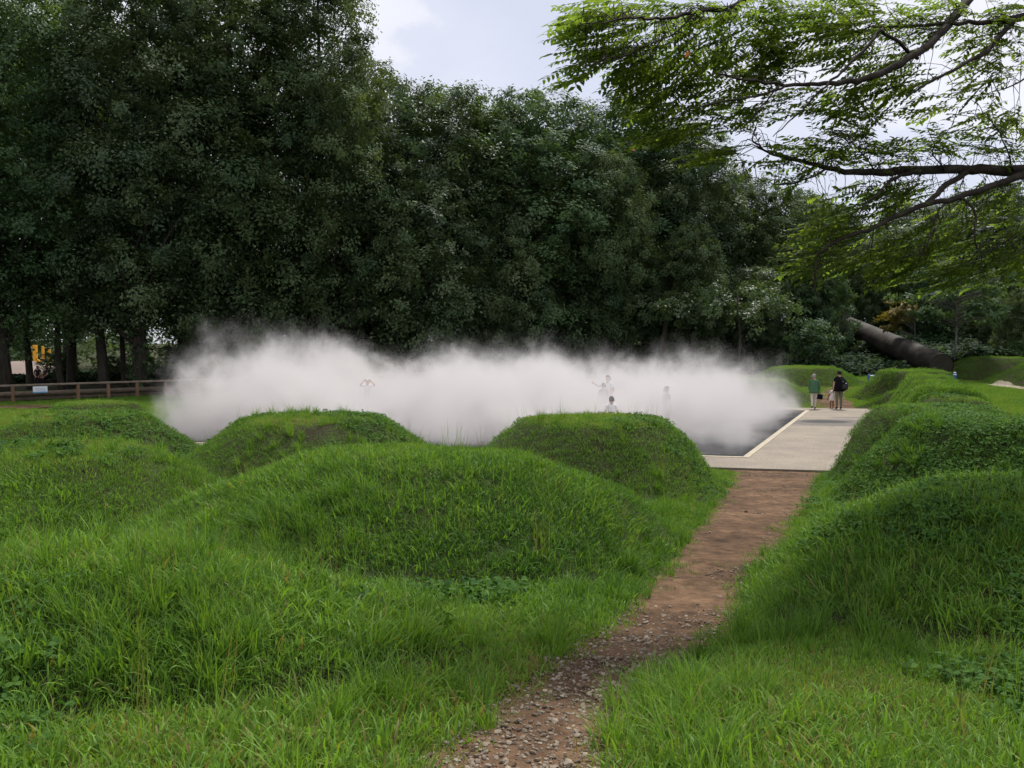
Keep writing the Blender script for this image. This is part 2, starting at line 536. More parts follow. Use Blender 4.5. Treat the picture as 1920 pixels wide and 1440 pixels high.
# plaza paving with the fog basin set in it
m = bpy.data.materials.new('plaza_paving'); m.use_nodes = True
n, l = m.node_tree.nodes, m.node_tree.links
p = n['Principled BSDF']; p.inputs['Roughness'].default_value = .85; p.inputs['Specular IOR Level'].default_value = .25
tc = n.new('ShaderNodeTexCoord')
t1, t2, t3 = tex(.7, 8, .7), tex(14, 6, .75), tex(3.2)
r1 = n.new('ShaderNodeValToRGB')
r1.color_ramp.elements[0].position = .36; r1.color_ramp.elements[0].color = (.205, .175, .140, 1)
r1.color_ramp.elements[1].position = .64; r1.color_ramp.elements[1].color = (.285, .240, .185, 1)
l.new(t1.outputs['Fac'], r1.inputs['Fac'])
r2 = n.new('ShaderNodeValToRGB')
r2.color_ramp.elements[0].position = .30; r2.color_ramp.elements[0].color = (.62, .62, .62, 1)
r2.color_ramp.elements[1].position = .62; r2.color_ramp.elements[1].color = (1.06, 1.06, 1.06, 1)
l.new(t2.outputs['Fac'], r2.inputs['Fac'])
mx = n.new('ShaderNodeMix'); mx.data_type = 'RGBA'; mx.blend_type = 'MULTIPLY'; mx.inputs[0].default_value = 1
l.new(r1.outputs[0], mx.inputs[6]); l.new(r2.outputs[0], mx.inputs[7])
# damp stain round the drain: an ellipse with a ragged edge
geo = n.new('ShaderNodeNewGeometry')
def stain(cx, cyy, rx, ry, prev, col, soft=.25):
    mp = n.new('ShaderNodeMapping'); mp.vector_type = 'POINT'
    mp.inputs['Location'].default_value = (-cx / rx, -cyy / ry, 0)
    mp.inputs['Scale'].default_value = (1 / rx, 1 / ry, 0)
    l.new(geo.outputs['Position'], mp.inputs['Vector'])
    le = n.new('ShaderNodeVectorMath'); le.operation = 'LENGTH'
    l.new(mp.outputs[0], le.inputs[0])
    ma = n.new('ShaderNodeMath'); ma.operation = 'MULTIPLY_ADD'; ma.inputs[1].default_value = .9
    l.new(t3.outputs['Fac'], ma.inputs[0]); l.new(le.outputs['Value'], ma.inputs[2])
    mr = n.new('ShaderNodeMapRange'); mr.inputs[1].default_value = 1.38; mr.inputs[2].default_value = 1.38 + soft
    mr.inputs[3].default_value = 1; mr.inputs[4].default_value = 0
    l.new(ma.outputs[0], mr.inputs[0])
    mm = n.new('ShaderNodeMix'); mm.data_type = 'RGBA'
    l.new(mr.outputs[0], mm.inputs[0]); l.new(prev, mm.inputs[6]); mm.inputs[7].default_value = (*col, 1)
    return mm.outputs[2], mr.outputs[0]
c, f1 = stain(11.9, 30.6, 2.2, 1.3, mx.outputs[2], (.125, .11, .095))
c, f2 = stain(13.6, 32.6, 1.4, .3, c, (.14, .12, .10))
c, f3 = stain(11.45, 31.0, .8, .55, c, (.04, .038, .036), .35)
l.new(c, p.inputs['Base Color'])
b1 = n.new('ShaderNodeBump'); b1.inputs['Strength'].default_value = .3; b1.inputs['Distance'].default_value = .006
l.new(t2.outputs['Fac'], b1.inputs['Height']); l.new(b1.outputs[0], p.inputs['Normal'])
M['plaza'] = m
M['kerb'] = mat('kerb', (.33, .285, .21), .8, .2, noise=(4, (.44, .385, .29), .35, .7))
M['basin'] = mat('basin', (.010, .011, .013), .9, .1, noise=(2.5, (.028, .029, .031), .35, .7), bump=(40, .5, .01))

def ring_slab(name, outer, inner, z0, z1, mt, label):
    mb = MB()
    no = len(outer)
    sub = 1
    vs = [(x, y, z1) for x, y in outer] + [(x, y, z1) for x, y in inner] + [(x, y, z0) for x, y in outer] + [(x, y, z0) for x, y in inner]
    fs = []
    for i in range(no):
        j = (i + 1) % no
        fs += [[i, j, no + j, no + i], [2 * no + i, 2 * no + j, j, i], [no + i, no + j, 3 * no + j, 3 * no + i]]
    mb.add(vs, fs)
    return tag(mb.build(name, mt), label, kind='structure')
def grow(poly, d):
    c = []
    n_ = len(poly)
    for i in range(n_):
        a, b, e = poly[i - 1], poly[i], poly[(i + 1) % n_]
        n1 = np.array([(b - a)[1], -(b - a)[0]]); n1 = n1 / np.linalg.norm(n1)
        n2 = np.array([(e - b)[1], -(e - b)[0]]); n2 = n2 / np.linalg.norm(n2)
        bis = n1 + n2; bis /= np.linalg.norm(bis)
        c.append(b + bis * d / max(.3, bis @ n1))
    return np.array(c)
ring_slab('plaza', PLZ, grow(EDGE, .16), -.15, .0, M['plaza'], 'flat tan paved plaza around the fog basin')
kerb = ring_slab('kerb', grow(EDGE, .16), EDGE, -.16, .012, M['kerb'], 'pale kerb strip framing the dark fog basin')
mb = MB(); mb.add([(x, y, -.07) for x, y in EDGE], [[0, 1, 2, 3]])
tag(mb.build('basin_floor', M['basin']), 'dark wet floor of the fog basin', kind='structure')

# ------------------------------------------------------------------ scatter: grass, weeds, gravel
def scatter_group(name, variants):
    """node group: instance the variant meshes on the points of the modified object (attributes rot, scl, pick, tint)"""
    ng = bpy.data.node_groups.new(name, 'GeometryNodeTree')
    ng.interface.new_socket('Geometry', in_out='INPUT', socket_type='NodeSocketGeometry')
    ng.interface.new_socket('Geometry', in_out='OUTPUT', socket_type='NodeSocketGeometry')
    N, L = ng.nodes, ng.links
    gi, go = N.new('NodeGroupInput'), N.new('NodeGroupOutput')
    jn = N.new('GeometryNodeJoinGeometry')
    for o in reversed(variants):
        oi = N.new('GeometryNodeObjectInfo')
        oi.inputs['Object'].default_value = o
        oi.inputs['As Instance'].default_value = False
        g2 = N.new('GeometryNodeGeometryToInstance')
        L.new(oi.outputs['Geometry'], g2.inputs[0])
        L.new(g2.outputs[0], jn.inputs[0])
    ip = N.new('GeometryNodeInstanceOnPoints')
    L.new(gi.outputs[0], ip.inputs['Points'])
    L.new(jn.outputs[0], ip.inputs['Instance'])
    ip.inputs['Pick Instance'].default_value = True
    def attr(nm, typ):
        a = N.new('GeometryNodeInputNamedAttribute'); a.data_type = typ
        a.inputs['Name'].default_value = nm
        return next(s_ for s_ in a.outputs if s_.enabled and s_.name == 'Attribute')
    L.new(attr('pick', 'INT'), ip.inputs['Instance Index'])
    e2r = N.new('FunctionNodeEulerToRotation')
    L.new(attr('rot', 'FLOAT_VECTOR'), e2r.inputs[0])
    L.new(e2r.outputs[0], ip.inputs['Rotation'])
    L.new(attr('scl', 'FLOAT'), ip.inputs['Scale'])
    L.new(ip.outputs[0], go.inputs[0])
    return ng

def scatter(name, pts, rot, scl, pick, tint, variants, label):
    me = bpy.data.meshes.new(name)
    me.vertices.add(len(pts))
    me.vertices.foreach_set('co', np.ascontiguousarray(pts, np.float32).ravel())
    a = me.attributes.new('rot', 'FLOAT_VECTOR', 'POINT'); a.data.foreach_set('vector', np.ascontiguousarray(rot, np.float32).ravel())
    a = me.attributes.new('scl', 'FLOAT', 'POINT'); a.data.foreach_set('value', np.ascontiguousarray(scl, np.float32))
    a = me.attributes.new('pick', 'INT', 'POINT'); a.data.foreach_set('value', np.ascontiguousarray(pick, np.int32))
    a = me.attributes.new('tint', 'FLOAT', 'POINT'); a.data.foreach_set('value', np.ascontiguousarray(tint, np.float32))
    o = link(name, me)
    md = o.modifiers.new('scatter', 'NODES')
    md.node_group = scatter_group(name + '_scatter', variants)
    return tag(o, label, kind='stuff')

rng = np.random.default_rng(11)
def blades(seed, count, spread, lmin, lmax, wid, lean, curl, matn, segs=3, pw=1.0, upright=.0, heads=0):
    """a clump of curved tapering blades"""
    g = np.random.default_rng(seed)
    V, F, B = [], [], []
    for i in range(count):
        a0 = g.uniform(0, 2 * math.pi); rr = spread * math.sqrt(g.uniform())
        bx, by = math.cos(a0) * rr, math.sin(a0) * rr
        az = a0 + g.normal(0, .9) if spread < .1 else g.uniform(0, 2 * math.pi)
        L = g.uniform(lmin, lmax); w = wid * g.uniform(.7, 1.25)
        th = abs(g.normal(0, lean)) + .05
        cu = curl * g.uniform(.4, 1.5)
        dx, dy = math.cos(az), math.sin(az)
        tw = az + math.pi / 2 + g.normal(0, .5)
        sx, sy = math.cos(tw), math.sin(tw)
        b = len(V); pos = np.array([bx, by, -.01]); t = g.uniform()
        for s in range(segs + 1):
            f = s / segs
            ww = w * (1 - f ** 1.6) if s else w * .7
            if s == segs:
                V.append(pos.copy()); B.append(t)
            else:
                V.append(pos + np.array([sx, sy, 0]) * ww); V.append(pos - np.array([sx, sy, 0]) * ww); B += [t, t]
            ang = th + cu * f * f * 1.3
            step = L / segs
            pos = pos + np.array([dx * math.sin(ang), dy * math.sin(ang), math.cos(ang)]) * step
        for s in range(segs - 1):
            q = b + 2 * s
            F += [(q, q + 1, q + 3), (q, q + 3, q + 2)]
        q = b + 2 * (segs - 1)
        F.append((q, q + 1, q + 2))
    me = np_mesh('grass_clump', np.array(V), np.array(F), M[matn], {'blade': np.array(B)})
    return bpy.data.objects.new('grass_clump', me)

def weeds(seed, count, spread, size, hmin, hmax, matn, leafpts=((0, 0), (.35, .42), (.75, .36), (1.0, 0))):
    """a mat of small oval leaves on short stalks"""
    g = np.random.default_rng(seed)
    V, F, B = [], [], []
    for i in range(count):
        a0 = g.uniform(0, 2 * math.pi); rr = spread * math.sqrt(g.uniform())
        c = np.array([math.cos(a0) * rr, math.sin(a0) * rr, g.uniform(hmin, hmax)])
        t = g.uniform()
        for k in range(3):
            az = a0 + k * 2.1 + g.normal(0, .4); el = g.normal(.25, .35)
            d = np.array([math.cos(az) * math.cos(el), math.sin(az) * math.cos(el), math.sin(el)])
            sd_ = np.array([-math.sin(az), math.cos(az), g.normal(0, .3)])
            s = size * g.uniform(.6, 1.25); b = len(V)
            V += [c, c + d * s * .4 + sd_ * s * .34, c + d * s * .4 - sd_ * s * .34, c + d * s * .8 + sd_ * s * .26 + np.array([0, 0, -.1 * s]),
                  c + d * s * .8 - sd_ * s * .26 + np.array([0, 0, -.1 * s]), c + d * s * 1.05 + np.array([0, 0, -.22 * s])]
            B += [t] * 6
            F += [(b, b + 2, b + 1), (b + 1, b + 2, b + 4), (b + 1, b + 4, b + 3), (b + 3, b + 4, b + 5)]
    me = np_mesh('weed_clump', np.array(V), np.array(F), M[matn], {'blade': np.array(B)})
    return bpy.data.objects.new('weed_clump', me)

def normals(x, y):
    e = .12
    zx = (height(x + e, y) - height(x - e, y)) / (2 * e)
    zy = (height(x, y + e) - height(x, y - e)) / (2 * e)
    return zx, zy

def sample_ground(n, y0, y1, power, seed, xpad=1.15, xadd=1.2):
    """random ground points inside the view wedge (and a margin beyond it); power sets how density falls with distance"""
    g = np.random.default_rng(seed)
    u = g.uniform(size=n)
    k = 2.0 - power
    y = (y0 ** k + u * (y1 ** k - y0 ** k)) ** (1 / k)
    half = y * .60 * xpad + xadd
    x = g.uniform(-1, 1, n) * half
    return x, y, g

def place(name, x, y, g, variants, smin, smax, tint, label, follow=.55, extra=1.0, sink=.0, picks=None):
    z = height(x, y) - sink
    zx, zy = normals(x, y)
    rx = np.arctan(zy) * follow + g.normal(0, .10, len(x))
    ry = -np.arctan(zx) * follow + g.normal(0, .10, len(x))
    rot = np.column_stack([rx, ry, g.uniform(0, 2 * np.pi, len(x))])
    # yaw first, then tilt: blades are near symmetric in yaw so the Euler order does not matter much
    rot[:, 0], rot[:, 1] = rx * np.cos(rot[:, 2]) + ry * np.sin(rot[:, 2]), -rx * np.sin(rot[:, 2]) + ry * np.cos(rot[:, 2])
    scl = g.uniform(smin, smax, len(x)) * extra
    pick = g.integers(0, len(variants), len(x)) if picks is None else picks
    return scatter(name, np.column_stack([x, y, z]), rot, scl, pick, tint, variants, label)

def tint_field(x, y):
    """patchy kinds of grass, yellower and deeper green at random"""
    return .10 + .50 * (fbm(x, y, .28, 41) - .25) + .35 * (fbm(x, y, 1.3, 43) - .5)

def keep_grass(x, y, margin=.0):
    k = (path_in(x, y) < margin) & (inside(PLZ, x, y) < .02) & (y > 1.2)
    far_path = (np.abs(x - np.interp(y, [36, 39.6, 42.5, 45.5], [14.1, 15.0, 15.9, 17.6])) < np.interp(y, [36, 45], [.8, .4])) & (y > 36.5) & (y < 45.5)
    pale = (np.abs(x - np.interp(y, [42.6, 44.6, 47.5], [29.5, 27.2, 26.8])) < .45) & (y > 42.6) & (y < 47.5)
    soil = (np.abs(x + 21.6) < 2.4) & (np.abs(y - 36.7) < 1.0)
    return k & ~far_path & ~pale & ~soil

turf = [blades(100 + i, 40, .16, .022, .055, .0030, .6, .8, 'grass') for i in range(5)]
midg = [blades(200 + i, 26, .10, .045, .115, .0034, .55, 1.0, 'grass') for i in range(5)]
tallg = [blades(300 + i, 54, .05, .12, .29, .0030, .42, 1.1, 'grass', 4) for i in range(4)]
wideg = [blades(400 + i, 14, .11, .06, .155, .0055, .6, 1.2, 'grass', 4) for i in range(4)]
farturf = [blades(500 + i, 110, .34, .035, .085, .006, .5, .7, 'grass', 2) for i in range(3)]
weedv = [weeds(600 + i, 22, .16, .030, .01, .06, 'weed') for i in range(3)]
bigweed = [weeds(650 + i, 18, .17, .045, .02, .09, 'weed') for i in range(2)]

# short turf
x, y, g = sample_ground(95000, 2.0, 27, 1.0, 1)
bare = fbm(x, y, .9, 61)
slp = np.hypot(*normals(x, y))
k = keep_grass(x, y, .03) & (bare + g.uniform(-.12, .12, len(x)) > .20 + .05 * sstep(.25, .6, slp))
x, y = x[k], y[k]
sl = np.hypot(*normals(x, y))  # slope, used to paint sunlit crests lighter and shaded faces darker
place('turf', x, y, g, turf, .75, 1.25, tint_field(x, y) + g.normal(0, .10, len(x)) + .34 * (1 - sstep(.10, .42, sl)) - .08, 'short green turf covering the near mounds', extra=.9 + .015 * y)
# medium grass in patches
x, y, g = sample_ground(34000, 1.8, 27, 1.05, 2)
k = keep_grass(x, y, .02) & (fbm(x, y, .42, 71) + .25 * fbm(x, y, 2.2, 72) + g.uniform(-.22, .22, len(x)) > .66)
x, y = x[k], y[k]
place('meadow_grass', x, y, g, midg, .7, 1.3, tint_field(x, y) + g.normal(0, .12, len(x)) - .02, 'longer green grass growing in patches on the near mounds')
# broad bladed grass in the foreground
x, y, g = sample_ground(9000, 1.6, 9, 1.0, 3)
k = keep_grass(x, y, .0) & (fbm(x, y, .6, 81) + g.uniform(-.1, .1, len(x)) + .12 * (x < -.5) > .50)
x, y = x[k], y[k]
place('broad_bladed_grass', x, y, g, wideg, .7, 1.35, tint_field(x, y) + .12 + g.normal(0, .14, len(x)), 'broad bladed arching grass in front')
# tall tufts: along the path, in the hollows, and a few on the crests
x, y, g = sample_ground(5200, 1.8, 17, 1.1, 4)
pd = path_in(x, y)
k = keep_grass(x, y, .0) & (((pd > -.55) & (g.uniform(size=len(x)) < .30)) | (fbm(x, y, .5, 91) + g.uniform(-.12, .12, len(x)) > .69))
x, y = x[k], y[k]
tx = [(1160, 1290, 3), (1240, 1330, 3), (1330, 1330, 3), (1420, 1310, 3), (1220, 1400, 2), (1350, 1400, 2), (1500, 1200, 3), (1560, 1190, 2), (930, 1420, 1), (1060, 1230, 1), (1080, 1195, 1),
      (790, 1300, 2), (720, 1310, 2), (830, 1200, 2), (1180, 1090, 2), (1150, 1130, 2), (300, 1150, 4), (220, 1180, 3), (380, 1200, 3), (430, 1230, 2), (600, 950, 3), (560, 970, 3), (500, 1000, 3), (640, 930, 3), (680, 960, 2),
      (1600, 880, 3), (1560, 920, 2), (1660, 900, 3), (1700, 830, 3), (1720, 810, 3), (1690, 850, 2), (1640, 1000, 1), (1700, 1160, 2), (1470, 1160, 2)]
ex, ey = [], []
for u, v, c in tx:
    lo, hi = 1.2, 30.0
    for Y in np.arange(1.4, 30, .1):
        q = px(u, v, Y)
        if q.z <= hz(q.x, q.y): break
    for _ in range(c * 3):
        ex.append(q.x + g.normal(0, .10 + .012 * Y)); ey.append(q.y + g.normal(0, .14 + .012 * Y))
x = np.concatenate([x, ex]); y = np.concatenate([y, ey])
k = path_in(x, y) < .12
x, y = x[k], y[k]
place('tall_grass', x, y, g, tallg, .6, 1.15, tint_field(x, y) - .02 + g.normal(0, .10, len(x)), 'tall arching grass tufts beside the path and in the hollows', follow=.2)
# thin dry flower stems standing above the turf
stems = [blades(700 + i, 5, .05, .22, .42, .0016, .18, .35, 'grass', 3) for i in range(3)]
x, y, g = sample_ground(2600, 2.5, 22, 1.3, 14)
k = keep_grass(x, y, -.05) & (fbm(x, y, .8, 151) > .5)
x, y = x[k], y[k]
place('dry_stems', x, y, g, stems, .6, 1.2, .45 + g.normal(0, .3, len(x)), 'thin dry grass stems standing above the turf', follow=.1)
# small leaved weeds, thick on the mounds by the ridge
x, y, g = sample_ground(30000, 1.8, 24, 1.05, 5)
fld = fbm(x, y, .38, 101) + .34 * sstep(1.5, 4.0, x - .33 * y + 1.5) * (1 - sstep(15, 18, y)) + g.uniform(-.08, .08, len(x))
k = keep_grass(x, y, .0) & (fld > .70)
x, y = x[k], y[k]
place('small_weeds', x, y, g, weedv, .7, 1.3, .15 + .5 * (fbm(x, y, .5, 103) - .3) + g.normal(0, .1, len(x)), 'low small leaved weeds among the grass', follow=.9)
x, y, g = sample_ground(2600, 1.8, 12, 1.0, 6)
k = keep_grass(x, y, -.1) & ((fbm(x, y, .55, 111) > .74) & (y > 5) | (np.hypot(x + .35, (y - 6.2)) < .42) | (np.hypot(x + 2.9, y - 13.2) < .4))
x, y = x[k], y[k]
place('broad_leaf_weeds', x, y, g, bigweed, .7, 1.2, .05 + g.normal(0, .12, len(x)), 'patch of broad leaved weeds on the slope', follow=.8)
# thin grass fringe on the bare edges of the path
x, y, g = sample_ground(9000, 1.8, 19.6, 1.0, 7)
pd = path_in(x, y)
k = (pd > -.06) & (pd < .30) & (fbm(x, y, 1.7, 121) - .6 * np.clip(pd, 0, 1) + .3 * (y > 18.4) * (fbm(x, y, 2.5, 125) > .5) > .47) & (inside(PLZ, x, y) < -.05)
x, y = x[k], y[k]
place('path_fringe', x, y, g, turf + midg[:2], .5, 1.0, tint_field(x, y) + g.normal(0, .1, len(x)), 'thin grass creeping over the edges of the path')
# far turf
x, y, g = sample_ground(60000, 22, 62, 1.0, 8, 1.08)
k = keep_grass(x, y) & ((x > 3) | (y < 48)) & ((x < 12) | (y < 53.5)) & (fbm(x, y, .9, 131) + g.uniform(-.1, .1, len(x)) > .20)
x, y = x[k], y[k]
sl = np.hypot(*normals(x, y))  # far crests painted lighter than their slopes, imitating sunlight
place('far_turf', x, y, g, farturf, .75, 1.3, tint_field(x, y) + .05 + .30 * (1 - sstep(.10, .42, sl)) - .08 + g.normal(0, .08, len(x)), 'short green turf on the far mounds and ridge', follow=.8)

# undergrowth on the wooded slope, tree shade painted into its leaf colour
x, y, g = sample_ground(9000, 50, 80, 1.0, 9, 1.05)
k = (y > 53 - .05 * (x - 10)) & (x > 6) | (y > 57) & (x > -34)
x, y = x[k], y[k]
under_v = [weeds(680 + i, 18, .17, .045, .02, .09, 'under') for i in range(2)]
place('undergrowth', x, y, g, under_v, 3.0, 6.5, g.normal(-.05, .12, len(x)), 'leafy undergrowth below the trees, shade painted into its dark leaves', follow=.8)

# gravel on the path
def stone(seed):
    g = np.random.default_rng(seed)
    import bmesh
    bm = bmesh.new()
    bmesh.ops.create_icosphere(bm, subdivisions=1, radius=1)
    for v in bm.verts:
        v.co *= 1 + g.uniform(-.28, .2)
        v.co.z *= .62
    me = bpy.data.meshes.new('stone'); bm.to_mesh(me); bm.free()
    me.materials.append(M['stone'])
    return bpy.data.objects.new('stone', me)
m = bpy.data.materials.new('stone'); m.use_nodes = True
n, l = m.node_tree.nodes, m.node_tree.links
p = n['Principled BSDF']; p.inputs['Roughness'].default_value = .9; p.inputs['Specular IOR Level'].default_value = .2
a = n.new('ShaderNodeAttribute'); a.attribute_name = 'tint'; a.attribute_type = 'INSTANCER'
r1 = n.new('ShaderNodeValToRGB')
r1.color_ramp.elements[0].position = 0; r1.color_ramp.elements[0].color = (.075, .05, .034, 1)
r1.color_ramp.elements[1].position = 1; r1.color_ramp.elements[1].color = (.32, .265, .20, 1)
l.new(a.outputs['Fac'], r1.inputs['Fac']); l.new(r1.outputs[0], p.inputs['Base Color'])
M['stone'] = m
stones = [stone(i) for i in range(5)]
g = np.random.default_rng(77)
N = 30000
y = 1.8 + 18.3 * g.uniform(size=N) ** 2.6
x = np.interp(y, _py, _pl) + (np.interp(y, _py, _pr) - np.interp(y, _py, _pl)) * g.uniform(-.12, 1.12, N)
dn = fbm(x, y, .9, 141) * .8 + .45 * (1 - sstep(4.2, 8.0, y)) + g.uniform(-.15, .15, N)
edge_d = path_in(x, y)
k = (edge_d > -.05) & ((dn > .60) | ((edge_d < .25) & (g.uniform(size=N) < .10)) | ((y > 17.6) & (g.uniform(size=N) < .5)))
x, y, dn = x[k], y[k], dn[k]
sz = .003 + .014 * g.uniform(size=len(x)) ** 4.0
big = g.uniform(size=len(x)) < .012
sz[big] *= 1.7
rot = np.column_stack([g.normal(0, .3, len(x)), g.normal(0, .3, len(x)), g.uniform(0, 6.3, len(x))])
scatter('gravel', np.column_stack([x, y, height(x, y) + .012 + sz * .3]), rot, sz, g.integers(0, 5, len(x)), np.clip(g.normal(.5, .25, len(x)), 0, 1), stones, 'small pale stones scattered on the dirt path')

# ------------------------------------------------------------------ trees
def leaf_cloud(centers, sizes, tones, g, per_area, llen, lwid, droop=.35, sub=10, flat=.85, fill=.12):
    """leaf-sized diamonds on the outside of many lobes, gathered into small sprays"""
    P, Nn, T, S = [], [], [], []
    for c, s, t in zip(centers, sizes, tones):
        n = max(30, int(per_area * s * s))
        ks = max(4, int(sub * s * s / 1.2))
        d = g.normal(size=(ks, 3)); d[:, 2] += .75
        d /= np.linalg.norm(d, axis=1, keepdims=True)
        w = g.integers(0, ks, n)
        rad = np.where(g.uniform(size=n) < fill, g.uniform(.2, .8, n), g.uniform(.78, 1.1, n))
        q = d[w] * rad[:, None] + g.normal(0, .17, (n, 3))
        q[:, 2] -= .10 * np.abs(g.normal(size=n))
        P.append(c + q * np.array([s, s, s * flat])); Nn.append(d[w] + g.normal(0, .30, (n, 3)) + np.array([0, 0, .25]))
        T.append(np.clip(t + g.normal(0, .10, n) + .12 * (g.uniform(size=ks)[w] - .5), 0, 1)); S.append(g.uniform(.7, 1.25, n))
    P, Nn, T, S = np.concatenate(P), np.concatenate(Nn), np.concatenate(T), np.concatenate(S)
    Nn /= np.linalg.norm(Nn, axis=1, keepdims=True)
    a = np.cross(Nn, g.normal(size=P.shape)); a[:, 2] -= droop
    a -= Nn * np.sum(a * Nn, axis=1, keepdims=True)
    a /= np.linalg.norm(a, axis=1, keepdims=True)
    b = np.cross(Nn, a)
    L, W = (llen * S)[:, None], (lwid * S)[:, None]
    V = np.stack([P, P + a * L * .5 + b * W * .5, P + a * L, P + a * L * .5 - b * W * .5], 1).reshape(-1, 3)
    k = np.arange(len(P)) * 4
    F = np.stack([k, k + 1, k + 2, k + 3], 1)
    return V, F, np.repeat(T, 4)

def make_tree_kind(seed, H, Rc, base, prof, leafmat, barkmat, n_lobes, lobe, per_area=430, llen=.22, lwid=.115, trunk_r=.28, hole=0.0):
    """returns (trunk mesh, limb mesh, crown mesh), tree at the origin"""
    g = np.random.default_rng(seed)
    cs, ss, ts = [], [], []
    tt = np.array([p[0] for p in prof]); rr = np.array([p[1] for p in prof])
    tries = 0
    while len(cs) < n_lobes and tries < 6000:
        tries += 1
        t = g.uniform() ** .9
        z = base + (H - base) * t
        rm = Rc * np.interp(t, tt, rr)
        az = g.uniform(0, 2 * math.pi)
        s = lobe * g.uniform(.65, 1.4) * (1 - .3 * t)
        rad = max(0, rm * (g.uniform(.45, 1.0) ** .5) - s * .45)
        c = np.array([math.cos(az) * rad, math.sin(az) * rad, min(z, H - s * .7)])
        if any(np.sum((c - q) ** 2) < (.62 * (s + r_)) ** 2 for q, r_ in zip(cs, ss)): continue
        cs.append(c); ss.append(s); ts.append(g.uniform(.0, .75))
    ci, si = [], []
    for i in range(26):                       # sparse leaves inside the crown
        t = (i + .5) / 26
        ci.append(np.array([g.normal(0, .5), g.normal(0, .5), base + (H - base) * t * .93])); si.append(max(.6, .5 * Rc * np.interp(t, tt, rr)))
    V0, F0, T0 = leaf_cloud(ci, si, [.1] * len(ci), g, 60, llen * 1.4, lwid * 1.4, fill=.6)
    V, F, T = leaf_cloud(cs, ss, ts, g, per_area, llen, lwid)
    F = np.concatenate([F, F0 + len(V)]); V = np.concatenate([V, V0]); T = np.concatenate([T, T0])
    crown = np_mesh('crown', V, F, leafmat, {'tone': T}, quads=True)
    mb = MB()
    pts = []; rad = []
    lx, ly = g.normal(0, .25, 2)
    for k in range(10):
        f = k / 9
        pts.append((lx * math.sin(f * 2.4), ly * math.sin(f * 2.1), -.4 + (H * .92 + .4) * f)); rad.append(trunk_r * (1.25 if k == 0 else 1) * (1 - .88 * f))
    mb.tube(pts, rad, 9)
    trunk = mb.mesh('trunk', barkmat, True)
    mb = MB()
    for j in g.choice(len(cs), min(len(cs), 34), replace=False):
        c = cs[j]
        z0 = max(base * .7, c[2] - np.hypot(c[0], c[1]) * g.uniform(.5, .9) - .5)
        f = (z0 + .4) / (H * .92 + .4)
        p0 = np.array([lx * math.sin(f * 2.4), ly * math.sin(f * 2.1), z0])
        r0 = trunk_r * (1 - .88 * f) * .5
        mid = p0 * .45 + c * .55 + g.normal(0, .25, 3)
        mb.tube([p0, (p0 + mid) / 2 + g.normal(0, .12, 3), mid, c], [r0, r0 * .75, r0 * .5, r0 * .2], 5)
    limbs = mb.mesh('limb', barkmat, True)
    return trunk, limbs, crown

TALL = [(0, .55), (.12, .85), (.35, 1.0), (.6, .88), (.8, .66), (.93, .42), (1, .15)]
ROUND = [(0, .6), (.15, .9), (.45, 1.0), (.7, .9), (.88, .65), (1, .25)]
CONE = [(0, .95), (.2, 1.0), (.5, .68), (.8, .32), (1, .04)]
KIND = {
    'tall1': make_tree_kind(1, 26, 5.6, 3.4, TALL, M['leaf_dark'], M['bark'], 130, 1.85, trunk_r=.42),
    'tall2': make_tree_kind(2, 26, 5.4, 3.8, TALL, M['leaf_dark'], M['bark'], 125, 1.85, trunk_r=.42),
    'tall3': make_tree_kind(3, 26, 5.0, 3.2, TALL, M['leaf_olive'], M['bark'], 115, 1.7, trunk_r=.38),
    'mid1': make_tree_kind(4, 20, 6.0, 2.6, ROUND, M['leaf_dark'], M['bark'], 125, 1.85, trunk_r=.36),
    'mid2': make_tree_kind(5, 20, 5.2, 2.4, ROUND, M['leaf_dark'], M['bark'], 110, 1.75, trunk_r=.34),
    'low1': make_tree_kind(6, 14, 4.6, 1.6, TALL, M['leaf_dark'], M['bark'], 95, 1.45, trunk_r=.25),
    'low2': make_tree_kind(7, 11, 3.7, 1.2, ROUND, M['leaf_shrub'], M['bark'], 70, 1.3, trunk_r=.2),
    'cone': make_tree_kind(8, 22, 3.6, 2.0, CONE, M['leaf_dark'], M['bark'], 110, .9, per_area=260, trunk_r=.28),
    'shrub': make_tree_kind(9, 3.2, 2.0, .25, ROUND, M['leaf_shrub'], M['bark'], 34, .62, per_area=420, llen=.17, lwid=.09, trunk_r=.07),
}
HEIGHT = {'tall1': 26, 'tall2': 26, 'tall3': 26, 'mid1': 20, 'mid2': 20, 'low1': 14, 'low2': 11, 'cone': 22, 'shrub': 3.2}
def tree(kind, u, Y, top_v, wide, rz, label, group, name='evergreen_tree', cat='tree', z=None):
    X = (u - 960) * Y / FPX
    z0 = hz(X, Y) if z is None else z
    ht = px(u, top_v, Y).z - z0
    s = ht / HEIGHT[kind]
    o = empty(name, (X, Y, z0), rz)
    w = s * wide
    o.scale = (w, w, s)
    for nm, me in zip(('trunk', 'limb', 'crown'), KIND[kind]):
        c = link(nm, me, o)
        if nm == 'limb': c['kind'] = 'stuff'
        if nm == 'crown':
            c.material_slots[0].link = 'OBJECT'
            c.material_slots[0].material = M[('leaf_dark', 'leaf_olive', 'leaf_shrub')[int(rz * 10 + u) % 3]]
    return tag(o, label, cat, group)

